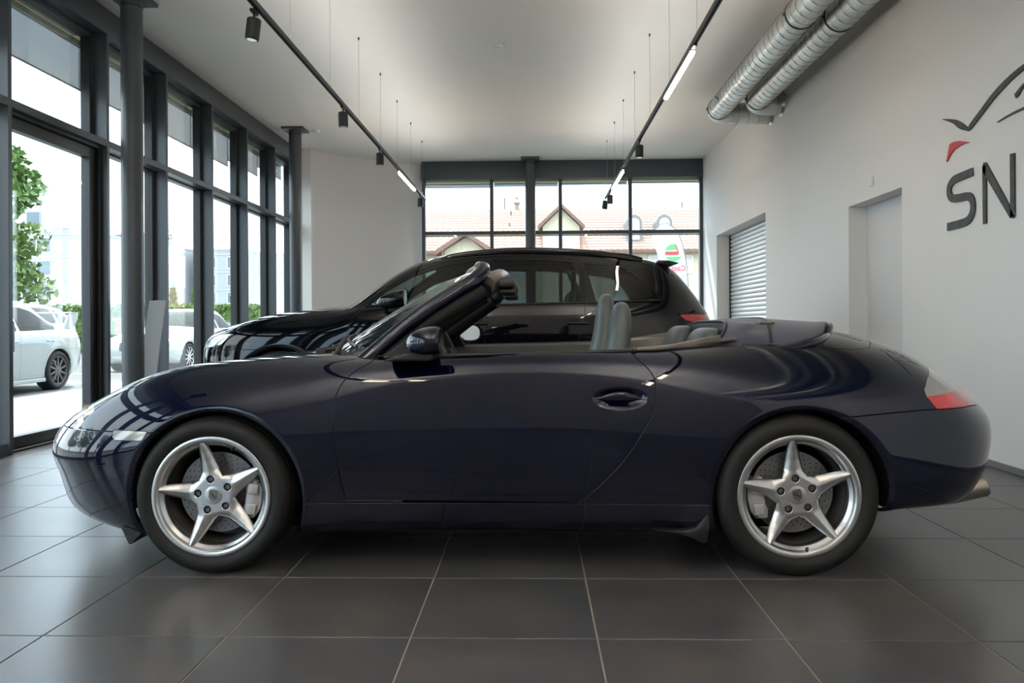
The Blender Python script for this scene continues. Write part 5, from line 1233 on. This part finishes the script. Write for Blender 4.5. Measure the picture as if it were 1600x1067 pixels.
# ================================================================== OUTSIDE
GZ = -0.03
g = struct(box('ground', M['asphalt'], -60, 60, -40, 90, GZ - .2, GZ))
pv = struct(box('pavement', mat('pale_concrete_paving', (.20, .20, .193), .9, var=.15, vscale=12, bump=.2, bscale=90), -7.2, -4.6, -9, 30, GZ - .1, -.012))
box('line_marking', M['white_line'], -7.44, -7.34, 2, 30, GZ - .01, GZ + .004, g)
for y in (3.2, 8.6, 14.0, 16.6, 22.0): box('line_marking', M['white_line'], -9.9, -7.46, y - .06, y + .06, GZ - .01, GZ + .004, g)
SEDAN = [
 [(-2.0,0,.2),(-2.14,0,.22),(-2.22,0,.36),(-2.25,0,.50),(-2.23,0,.62),(-2.19,0,.69),(-2.12,0,.73),(-2.05,0,.755),(-1.97,0,.78),(-1.9,0,.80)],
 [(-1.95,.42,.2),(-2.10,.45,.22),(-2.17,.46,.36),(-2.20,.47,.50),(-2.18,.47,.62),(-2.13,.46,.69),(-2.05,.43,.735),(-1.95,.36,.775),(-1.86,.22,.81),(-1.80,0,.83)],
 [(-1.82,.68,.19),(-1.92,.74,.21),(-1.98,.78,.36),(-2.0,.79,.50),(-1.98,.785,.62),(-1.92,.76,.71),(-1.84,.70,.765),(-1.75,.58,.81),(-1.66,.38,.845),(-1.6,0,.865)],
 [(-1.37,.78,.18),(-1.37,.85,.21),(-1.37,.88,.36),(-1.37,.89,.50),(-1.37,.88,.63),(-1.37,.855,.76),(-1.36,.79,.835),(-1.32,.68,.87),(-1.26,.42,.90),(-1.22,0,.92)],
 [(-.85,.78,.18),(-.85,.85,.21),(-.85,.875,.36),(-.85,.885,.50),(-.85,.88,.66),(-.85,.865,.83),(-.87,.80,.895),(-.89,.70,.925),(-.91,.45,.945),(-.93,0,.955)],
 [(-.62,.78,.18),(-.62,.85,.21),(-.62,.872,.36),(-.62,.885,.52),(-.62,.882,.70),(-.62,.865,.875),(-.62,.795,.95),(-.65,.71,1.0),(-.72,.45,1.02),(-.77,0,1.03)],
 [(-.1,.78,.18),(-.1,.85,.21),(-.1,.872,.36),(-.1,.885,.52),(-.1,.884,.71),(-.1,.866,.90),(-.1,.76,1.12),(-.1,.62,1.33),(-.14,.42,1.375),(-.16,0,1.39)],
 [(.4,.78,.18),(.4,.85,.21),(.4,.872,.36),(.4,.885,.52),(.4,.884,.72),(.4,.868,.915),(.4,.75,1.15),(.4,.60,1.405),(.4,.40,1.445),(.4,0,1.455)],
 [(.9,.78,.18),(.9,.855,.21),(.9,.878,.36),(.9,.89,.52),(.9,.888,.73),(.9,.868,.93),(.9,.745,1.14),(.9,.59,1.365),(.9,.40,1.41),(.9,0,1.42)],
 [(1.28,.78,.19),(1.28,.86,.22),(1.28,.885,.37),(1.28,.895,.53),(1.28,.89,.74),(1.28,.86,.94),(1.26,.74,1.06),(1.27,.60,1.17),(1.29,.42,1.21),(1.31,0,1.225)],
 [(1.75,.74,.22),(1.75,.82,.25),(1.75,.86,.40),(1.76,.87,.55),(1.76,.86,.75),(1.74,.82,.93),(1.70,.73,.99),(1.68,.60,1.02),(1.68,.40,1.03),(1.68,0,1.035)],
 [(2.05,.60,.26),(2.10,.66,.29),(2.13,.69,.42),(2.15,.70,.56),(2.15,.69,.76),(2.11,.67,.90),(2.03,.61,.965),(1.98,.48,1.0),(1.96,.30,1.01),(1.95,0,1.015)],
 [(2.16,.30,.26),(2.22,.33,.29),(2.25,.35,.42),(2.27,.355,.56),(2.27,.35,.76),(2.22,.34,.90),(2.12,.31,.965),(2.06,.25,.995),(2.04,.15,1.003),(2.03,0,1.005)],
 [(2.20,0,.26),(2.26,0,.29),(2.29,0,.42),(2.31,0,.56),(2.31,0,.76),(2.26,0,.90),(2.16,0,.965),(2.09,0,.99),(2.06,0,.998),(2.05,0,1.0)],
]
def build_sedan(root, pm, m_rim, wing=False):
    arches = ((-1.37, .315), (1.28, .315)); ra = .355
    b = CarBody(SEDAN, 170, 90, arches, ra, root)
    b.both('front_door_glass', b.take(side_f([(-.56,.955),(-.30,1.14),(-.05,1.29),(.12,1.335),(.28,1.34),(.28,.965)])), M['dark_glass'], .006)
    b.both('rear_door_glass', b.take(side_f([(.34,1.34),(.60,1.33),(.85,1.28),(1.10,1.15),(1.30,1.03),(1.22,.985),(.34,.965)])), M['dark_glass'], .006)
    b.one('windscreen', b.take(lambda q: np.minimum(np.minimum(ip(X(q), [-.8, -.1], [.72, .56]) - A(q), X(q) + .76 - .15 * A(q) ** 2), -.14 + .1 * A(q) ** 2 - X(q))), M['side_glass'], .006)
    b.one('rear_window', b.take(lambda q: np.minimum(np.minimum(ip(X(q), [.9, 1.7], [.52, .62]) - A(q), X(q) - .98), 1.60 - X(q))), M['privacy_glass'], .006)
    b.both('headlight', b.take(lambda q: np.minimum(sd_poly(X(q), Z(q), [(-2.4,.60),(-2.05,.60),(-1.74,.69),(-1.66,.745),(-1.9,.74),(-2.4,.70)]), A(q) - .45)), M['clear_lens'], .01)
    b.both('tail_light', b.take(lambda q: np.minimum(sd_poly(X(q), Z(q), [(1.88,.90),(1.98,.93),(2.4,.90),(2.4,.78),(2.12,.75),(2.02,.80)]), A(q) - .40)), M['red_lens'], .01, 'red tail light')
    b.one('grille', b.take(lambda q: np.minimum(np.minimum(.33 - A(q), -2.0 - X(q)), np.minimum(Z(q) - .48, .66 - Z(q)))), M['trim'], .01)
    b.one('front_bumper', b.take(lambda q: np.minimum(.58 - Z(q), -1.40 - X(q))), pm); b.one('rear_bumper', b.take(lambda q: np.minimum(.66 - Z(q), X(q) - 1.30)), pm)
    b.one('bonnet', b.take(lambda q: np.minimum(np.minimum(ip(X(q), [-2.2, -1.0], [.62, .70]) - A(q), -.80 + .1 * A(q) ** 2 - X(q)), Z(q) - .70)), pm)
    b.one('boot_lid', b.take(lambda q: np.minimum(np.minimum(.60 - A(q), X(q) - 1.63), Z(q) - .74)), pm)
    b.both('front_door', b.take(side_f([(-.70,.24),(-.72,.70),(-.62,.91),(-.30,1.18),(-.05,1.33),(.31,1.385),(.31,.24)], .5)), pm)
    b.both('rear_door', b.take(side_f([(.31,.24),(.31,1.385),(.60,1.37),(.88,1.31),(1.12,1.16),(1.10,.80),(.92,.55),(.86,.24)], .5)), pm)
    b.one('body_shell', b.rest, pm); b.liners(.83)
    for sd in (-1, 1):
        for c, n in zip(arches, ('front_wheel', 'rear_wheel')): simple_wheel(n, root, c, .325, .23, .868, sd, m_rim)
        mo = MB().box(-.55, -.42, sd * .90, sd * 1.06, .93, 1.04).build('door_mirror', pm, root, bevel=.03, seg=3, smooth=60)
        for xx in (.10, .95): MB().box(xx, xx + .17, sd * .893 - .01, sd * .893 + .01, .79, .815).build('door_handle', pm, root, bevel=.007)
        MB().box(-.95, .90, sd * .875 - .02, sd * .875 + .02, .155, .215).build('sill_trim', pm if wing else M['trim'], root, bevel=.01)
    MB().box(-.9, 1.5, -.8, .8, .25, .28).build('cabin_floor', M['matte_black'], root); MB().box(-.75, -.45, -.75, .75, .7, .94).build('dashboard', M['dash'], root, bevel=.03)
    for yy in (-.36, .36):
        loft([rsec((x, yy, z), rx, ry, 14, 3) for x, z, rx, ry in ((.20, .5, .08, .22), (.32, .92, .07, .21), (.36, 1.10, .05, .13), (.38, 1.22, .04, .11))], 'seat_back', M['leather_dark'], root)
    if wing:
        MB().prism([(1.80, 1.262), (1.90, 1.282), (2.08, 1.272), (2.10, 1.262), (1.95, 1.255)], -.70, .70).build('rear_wing', pm, root, bevel=.006)
        for sd in (-1, 1): MB().prism([(1.70, 1.0), (1.95, .99), (2.10, 1.16), (2.12, 1.275), (1.85, 1.275), (1.80, 1.17)], sd * .70, sd * .66).build('wing_end_plate', pm, root, bevel=.006)
t = thing('parked_saloon', 'white saloon with tall rear wing parked outside the glass door', 'car', (-8.68, 11.30, GZ), PI / 2); build_sedan(t, M['white_paint'], M['rim_dark'], True)
t = thing('parked_saloon', 'silver saloon parked outside facing the viewer, behind near column and slanted board', 'car', (-8.80, 19.1, GZ), PI / 2); build_sedan(t, M['silver_paint'], M['rim'])
t = thing('parked_estate', 'white estate car parked beyond the winged saloon outside the door', 'car', (-12.4, 17.4, GZ), PI / 2); build_suv(t, M['white_paint'], M['side_glass'], M['privacy_glass'], False)
t.scale = (.92, .92, .92)

# ---- vegetation
def leaf_cloud(n, fn, size, seed=0):
    """many small separate leaf quads; fn gives a point for a random triple"""
    r = np.random.default_rng(seed); mb = MB()
    V = np.zeros((n, 4, 3))
    for i in range(n):
        p = np.array(fn(r)); a = r.normal(size=3); a /= np.linalg.norm(a); b = np.cross(a, r.normal(size=3)); b /= np.linalg.norm(b)
        s = size * r.uniform(.6, 1.3)
        V[i] = [p - a * s, p + b * s * .6, p + a * s, p - b * s * .6]
    me = bpy.data.meshes.new('leaves'); me.from_pydata([tuple(v) for v in V.reshape(-1, 3)], [], [tuple(range(4 * i, 4 * i + 4)) for i in range(n)])
    return me
def tree(name, label, loc, h, crown_z, rx, rz_, n, m, seed, group=None, cat='tree'):
    t = thing(name, label, cat, loc, group=group)
    r = np.random.default_rng(seed)
    blobs = [np.array([r.uniform(-.6, .6) * rx, r.uniform(-.6, .6) * rx, crown_z + r.uniform(-.65, .65) * rz_]) for _ in range(14)]
    def fn(r):
        c = blobs[r.integers(len(blobs))]; d = r.normal(size=3); d /= np.linalg.norm(d)
        return c + d * np.array([rx, rx, rz_]) * .42 * r.uniform(.5, 1) ** .5
    o = link('foliage', leaf_cloud(n, fn, .16, seed), m, t)
    mb = MB().tube([(0, 0, 0), (.05, .02, h * .35), (0, .05, crown_z)], [.16, .12, .05], 8)
    for b_ in blobs[:7]: mb.tube([(0, .03, crown_z - rz_ * .8), tuple(b_)], [.06, .015], 5)
    mb.build('trunk', M['bark'], t, smooth=60)
    return t
tree('broadleaf_tree', 'large green broadleaf tree outside at the edge of the glass door', (-18.9, 25.0, GZ), 7.5, 5.7, 2.9, 2.1, 5200, M['leaf'], 3)
tree('broadleaf_tree', 'pale green tree below the larger broadleaf tree outside', (-19.6, 27.5, GZ), 4.6, 3.2, 2.2, 1.6, 2200, M['leaf_light'], 4)
for i, (x, y, hh) in enumerate(((-16, 1.5, 6.5), (-18, -3.0, 7.5), (-17, 5.0, 5.0), (-15, -8, 7))):
    tree('street_tree', ['tallish round tree far to the side of the parking', 'tall round tree farther along the parking', 'short round tree nearest the glass door', 'tall round tree at the far end behind the viewer'][i] + ', mirrored in the blue paint', (x, y, GZ), hh, hh * .62, 2.0, hh * .33, 1800, M['leaf'], 20 + i, 'street trees mirrored in the blue paint')
def conifer(x, y, h, r, label, seed):
    t = thing('conifer_shrub', label, 'shrub', (x, y, GZ), group='cone shrubs along the hedge')
    def fn(q):
        z = q.uniform(0, 1) ** 1.3; a = q.uniform(0, 2 * PI); rad = r * (1 - z) ** .8 * (.75 + .25 * math.sin(z * 40)) * q.uniform(.6, 1.0) + .03
        return np.array([rad * math.cos(a), rad * math.sin(a), .15 + z * (h - .15)])
    link('foliage', leaf_cloud(1400, fn, .09, seed), M['leaf_light'], t)
    MB().tube([(0, 0, 0), (0, 0, h * .9)], [.05, .01], 6).build('stem', M['bark'], t)
for x, y, h, r, l in ((-14.55, 31, 2.75, .40, 'cone shrub left of the first slim mullion beyond the slanted board'), (-13.9, 31.5, 2.5, .26, 'cone shrub just right of the first slim mullion'), (-13.05, 30.75, 2.5, .28, 'cone shrub in the middle of the third tall pane'), (-12.2, 31.3, 2.55, .36, 'cone shrub at the left edge of the fourth tall pane'), (-11.2, 32.6, 2.7, .40, 'slim cone shrub seen through the last tall pane')):
    conifer(x, y, h, r, l, int(abs(x) * 10))
h = thing('hedge', 'long clipped green hedge beyond the parked cars', 'hedge', (0, 30, GZ))
def fh(q):
    x = q.uniform(-27, -10.6); f = q.integers(3)
    return np.array([x, (-.35 if f == 0 else .35 * q.uniform(-1, 1)) + q.normal() * .05, 1.72 + q.normal() * .05 if f else q.uniform(0, 1.75)])
lo = link('foliage', leaf_cloud(9000, fh, .11, 5), M['leaf_light'], h); lo['kind'] = 'stuff'
MB().box(-27, -10.6, -.30, .30, 0, 1.68).build('inner_growth', M['leaf'], h)
t = thing('brick_wall', 'low orange brick wall in front of the hedge', 'wall', (-14.3, 29.0, GZ))
for j in range(9):
    MB().box(-1.5, .75, -.10, .10, j * .14 + .006, j * .14 + .134).build('brick_course', M['brick'], t)
MB().box(-1.55, .8, -.13, .13, 1.262, 1.34).build('coping', M['facade_grey'], t)
t = thing('lamp_post', 'thin white lamp post outside at left edge of the glass door', 'lamp post', (-21.9, 31, GZ))
MB().cyl((0, 0, 0), (0, 0, 5.4), .07, 10, .05).build('pole', M['white'], t, smooth=40)
MB().box(-.1, .5, -.08, .08, 5.4, 5.48).build('lamp_head', M['white'], t, bevel=.02)
t = thing('planter', 'pale planter box outside the last tall pane', 'planter', (-10.9, 29.0, GZ))
MB().box(-.8, .8, -.3, .3, 0, 1.15).build('box', M['facade_grey'], t, bevel=.02); MB().box(-.74, .74, -.24, .24, 1.15, 1.18).build('soil', M['bark'], t)

# ---- apartment buildings
def block(name, label, x, y, w_, d, floors, fh_, cols, pent=None, balc=(), base=1.2, wm='facade'):
    """x = left edge, y = front face; cols = [(x0, x1), ...] window columns on the front"""
    t = thing(name, label, 'building', (x, y, GZ), group='apartment buildings across the street')
    hgt = base + floors * fh_ + .6
    MB().box(0, w_, 0, d, 0, hgt).build('walls', M[wm], t)
    MB().box(-.15, w_ + .15, -.15, d, hgt, hgt + .25).build('parapet', M['facade'], t)
    for f in range(floors + 1):
        MB().box(0, w_, -.10, 0, base + f * fh_ - .18, base + f * fh_).build('floor_band', M['facade'], t)
    for f in range(floors):
        z0 = base + f * fh_ + .55; z1 = z0 + fh_ * .64
        for (a, b) in cols:
            fm = MB().box(a, a + .1, -.08, .05, z0, z1).box(b - .1, b, -.08, .05, z0, z1).box(a, b, -.08, .05, z1 - .1, z1).box(a, b, -.10, .05, z0 - .06, z0)
            fm.box((a + b) / 2 - .04, (a + b) / 2 + .04, -.06, .05, z0, z1)
            wo = fm.build('window', M['white'], t)
            MB().box(a + .1, (a + b) / 2 - .04, -.03, -.02, z0, z1 - .1).box((a + b) / 2 + .04, b - .1, -.03, -.02, z0, z1 - .1).build('pane', M['win_dark'], wo)
        for (a, b) in balc:
            z = base + f * fh_
            bo = MB().box(a, b, -1.6, 0, z - .1, z + .12).build('balcony', M['facade'], t)
            MB().box(a, b, -1.6, -1.54, z + .12, z + 1.05).box(a, a + .06, -1.6, 0, z + .12, z + 1.05).box(b - .06, b, -1.6, 0, z + .12, z + 1.05).build('railing', M['facade_grey'], bo)
    if pent:
        a, b, ph_ = pent
        MB().box(a, b, 2.0, d, hgt, hgt + ph_).build('penthouse', M['facade'], t)
        for k in range(int((b - a) / 4)):
            wo = MB().box(a + 1 + k * 4, a + 3 + k * 4, 1.95, 2.0, hgt + .6, hgt + ph_ - .5).build('window', M['win_dark'], t)
    return t
block('apartment_building', 'pale apartment block seen through the glass door above parked cars', -86.6, 100, 26.2, 14, 4, 3.0, [(1.5, 4.5), (6, 9), (12, 15.5), (19.6, 23.6)], (2, 24, 3.0), [(0, 9.5)], wm='facade_grey')
t = block('apartment_building', 'white block with roof plants behind the slanted board', -69.5, 120, 13.9, 14, 4, 3.0, [(5.4, 6.6), (9.4, 11.9)], (1, 7, 2.8), [(9.0, 12.6)], base=.6)
lf = leaf_cloud(900, lambda q: np.array([q.uniform(8.8, 12.5), 1 + q.normal() * .3, 13.7 + abs(q.normal()) * (1.3 if q.random() < .4 else .5)]), .22, 9)
link('roof_plants', lf, M['leaf_light'], t)
block('apartment_building', 'long pale grey block behind the cone shrubs outside', -54.0, 122, 8.2, 14, 4, 2.8, [(1.6, 3.7), (5.4, 6.6)], None, (), wm='facade_grey')
t = thing('glass_tower', 'pale green cylindrical tower at right of the glazed left wall', 'building', (-37.2, 112, GZ), group='apartment buildings across the street')
MB().cyl((0, 0, 0), (0, 0, 11.2), 3.2, 32).build('walls', mat('pale_green_cladding', (.38, .46, .43), .6), t, smooth=40)
for z in (2.6, 5.3, 8.2, 11.1): MB().cyl((0, 0, z), (0, 0, z + .12), 3.26, 32).build('floor_band', M['facade'], t, smooth=40)

# ---- house behind the back window
HY = 75.0
t = thing('house', 'cream house with terracotta roof behind the back window', 'house', (0, HY, GZ))
MB().box(-14.5, 25, 0, 12, 0, 8.0).build('walls', M['house'], t)
def roof_rows(x0, x1, y0, z0, y1, z1, n, parent):
    for i in range(n):
        a, b = i / n, (i + 1) / n
        ya, za, yb, zb_ = y0 + (y1 - y0) * a, z0 + (z1 - z0) * a, y0 + (y1 - y0) * b, z0 + (z1 - z0) * b
        m = MB(); nx = int((x1 - x0) / .55)
        P0, P1 = [], []
        for k in range(nx * 2 + 1):
            x = x0 + (x1 - x0) * k / (nx * 2); bump = .07 if k % 2 else 0
            P0.append((x, ya, za + .12 + bump)); P1.append((x, yb + .05, zb_ + .05 + bump))
        m.grid([P0, P1]); m.grid([[(p[0], p[1], p[2] - .10) for p in P0], P0])
        o = m.build('tile_row', M['roof'], parent, recalc=False)
rf = MB().add([(-15.5, -1.0, 7.95), (25.5, -1.0, 7.95), (25.5, 7, 13.1), (-15.5, 7, 13.1), (25.5, 14, 8), (-15.5, 14, 8)], [(0, 1, 2, 3), (3, 2, 4, 5)]).build('roof', M['roof'], t, recalc=False)
roof_rows(-15.5, 25.5, -1.0, 7.95, 7, 13.1, 16, rf)
MB().box(-15.6, 25.6, -1.15, -.95, 7.72, 8.0).build('gutter', M['timber'], t)
# tall gable in the middle
gb = MB().prism([(.9, 0), (4.4, 0), (4.4, 10.3), (2.65, 12.0), (.9, 10.3)], -.9, 3.5).build('gable', M['house'], t)
for sd in (-1, 1):
    MB().prism([(2.65, 12.15), (2.65, 12.45), (2.65 + sd * 2.25, 10.35), (2.65 + sd * 2.15, 10.05)], -1.5, 4.5).build('gable_roof', M['roof'], gb)
    MB().prism([(2.65, 12.05), (2.65, 12.35), (2.65 + sd * 2.25, 10.25), (2.65 + sd * 2.15, 9.95)], -1.62, -1.5).build('barge_board', M['timber'], gb)
# low porch gable at the left
pg = MB().prism([(-8.4, 0), (-4.6, 0), (-4.6, 8.0), (-6.3, 9.3), (-8.4, 8.0)], -1.6, 1.0).build('porch', M['house'], t)
for sd in (-1, 1):
    MB().prism([(-6.4, 9.35), (-6.4, 9.75), (-6.4 + sd * 2.8, 7.95), (-6.4 + sd * 2.75, 7.5)], -2.6, 2.0).build('porch_roof', M['timber'], pg)
    MB().box(-6.4 + sd * 2.1 - .1, -6.4 + sd * 2.1 + .1, -2.4, -2.2, 0, 8.0).build('post', M['timber'], pg)
def hwin(a, b, z0, z1, y=0.0, pane='win_pale', shut=.45):
    wo = MB().box(a - .1, b + .1, y - .12, y - .02, z0 - .12, z0).box(a - .08, a, y - .1, y, z0, z1).box(b, b + .08, y - .1, y, z0, z1).box(a, b, y - .1, y, z1, z1 + .08).build('window', M['white'], t)
    MB().box(a, b, y - .06, y - .05, z0, z1).build('pane', M[pane], wo)
    if shut: MB().box(a, b, y - .09, y - .07, z1 - (z1 - z0) * shut, z1).build('roller_blind', M['shutter'], wo)
    return wo
for a, sh in ((-12.6, .9), (-3.4, .6), (-1.6, .5), (5.1, .45), (7.7, .4), (11.1, .95), (14.2, .8), (17.5, .5), (21, .5)):
    hwin(a, a + 1.0, 5.9, 7.45, 0, shut=sh); hwin(a, a + 1.0, 2.2, 3.8, 0, shut=sh * .5)
hwin(-6.9, -5.7, 6.0, 7.6, -1.6, shut=0)
MB().box(2.25, 3.05, -.97, -.92, 9.0, 10.2).build('window', M['win_pale'], t)
for x in (9.75, 12.65):
    pts = [(x - .75, 8.9)] + [(x - .75 * math.cos(a), 10.75 + .75 * math.sin(a)) for a in np.linspace(0, PI, 12)] + [(x + .75, 8.9)]
    dm = MB().prism(pts, .4, 4.0).build('dormer', M['dormer_grey'], t)
    pin = [(x - .5, 9.1)] + [(x - .5 * math.cos(a), 10.7 + .5 * math.sin(a)) for a in np.linspace(0, PI, 12)] + [(x + .5, 9.1)]
    MB().prism(pin, .33, .39).build('pane', M['win_pale'], dm)
    MB().box(x - .04, x + .04, .28, .33, 9.1, 11.1).box(x - .5, x + .5, .28, .33, 10.0, 10.07).build('glazing_bar', M['white'], dm)
for x, y, hh, wd_ in ((-1.7, 7, 1.4, .45),):
    c = MB().box(x - wd_ / 2, x + wd_ / 2, y - .3, y + .3, 12.6, 12.9 + hh * .55).box(x - wd_ * .75, x + wd_ * .75, y - .45, y + .45, 12.9 + hh * .55, 12.9 + hh * .68).build('chimney', M['chimney'], t)
    MB().box(x - .15, x + .15, y - .2, y + .2, 12.9 + hh * .9, 13.0 + hh).build('chimney_cap', M['chimney'], t)
for x, y, z0, z1 in ((-3.0, 7, 13.0, 14.3), (-2.3, 5.6, 12.1, 12.7), (-2.4, 3.5, 10.4, 11.2), (15.6, 7, 13.0, 13.7)):
    MB().cyl((x, y, z0), (x, y, z1), .09, 8).build('vent_pipe', M['timber'], t)
for x in (6.4, 10.3): MB().cyl((x, -.1, 0), (x, -.1, 7.4), .06, 8).build('downpipe', M['pole'], t)
tree('garden_shrub', 'green shrub at left edge of the back window', (-14.6, 70, GZ), 6.2, 4.2, 1.5, 2.4, 1200, M['leaf_light'], 31, cat='shrub')
t = thing('garden_house', 'small tiled outbuilding at lower right of back window', 'house', (17.0, 62, GZ))
MB().box(0, 5, 0, 4, 0, 2.6).build('walls', M['house'], t)
MB().add([(-.3, -.4, 2.5), (5.3, -.4, 2.5), (5.3, 2, 4.2), (-.3, 2, 4.2), (5.3, 4.4, 2.5), (-.3, 4.4, 2.5)], [(0, 1, 2, 3), (3, 2, 4, 5)]).build('roof', M['roof'], t, recalc=False)

# ---- feather flag outside the back window
t = thing('feather_flag', 'white feather flag with green disc, red chevron and mirrored lettering', 'flag', (3.22, 18.6, .12))
ol = crom([(-.10, .35), (-.10, .9), (-.14, 1.8), (-.21, 2.25), (-.30, 2.62), (-.41, 2.95), (-.30, 3.12), (-.12, 3.24), (.04, 3.20), (.20, 3.02), (.32, 2.70), (.40, 2.30), (.44, 1.8), (.46, 1.0), (.46, .35)], 5)
MB().prism([tuple(p) for p in ol], -.003, .003).build('cloth', M['flag'], t)
pl = crom([(.47, 0), (.475, 1.0), (.455, 1.8), (.415, 2.32), (.335, 2.72), (.215, 3.04), (.05, 3.22), (-.12, 3.26), (-.31, 3.14), (-.42, 2.96)], 6)
MB().tube([(p[0], 0, p[1]) for p in pl], .010, 8).build('pole', M['pole'], t, smooth=60)
MB().cyl((.47, 0, GZ - .12), (.47, 0, .03), .25, 24).build('base', M['pole'], t, smooth=40)
cx, cz, cr_ = .115, 2.56, .205
MB().cyl((cx, -.006, cz), (cx, .006, cz), cr_, 40).build('green_disc', M['flag_green'], t)
MB().prism([(cx + .16, cz + .26), (cx + .06, cz + .26), (cx + .09, cz + .06), (cx - .24, cz + .06), (cx - .24, cz - .10), (cx + .20, cz - .10), (cx + .21, cz + .02)], -.009, .009).build('white_chevron', M['flag'], t)
MB().prism([(cx + .06, cz + .19), (cx + .03, cz + .19), (cx + .085, cz + .025), (cx - .20, cz + .025), (cx - .20, cz - .055), (cx + .10, cz - .055), (cx + .125, cz - .02), (cx + .115, cz + .03)], -.012, .012).build('red_chevron', M['flag_red'], t)
def ftext(txt, size, x, z, m):
    for nm in ('lettering',):
        c = bpy.data.curves.new(nm, 'FONT'); c.body = txt; c.size = size; c.extrude = .008; c.align_x = 'LEFT'
        o = bpy.data.objects.new(nm, c); COL.objects.link(o); pass
        
        me = bpy.data.meshes.new_from_object(o); bpy.data.objects.remove(o); me.name = nm
        o = link(nm, me, None, t); me.materials.clear(); me.materials.append(m)
        o.location = (x, 0, z); o.rotation_euler = (PI / 2, 0, PI)
ftext('Castrol', .185, .40, 2.13, M['flag_red']); ftext('Service', .14, .37, 1.95, M['flag_grey'])
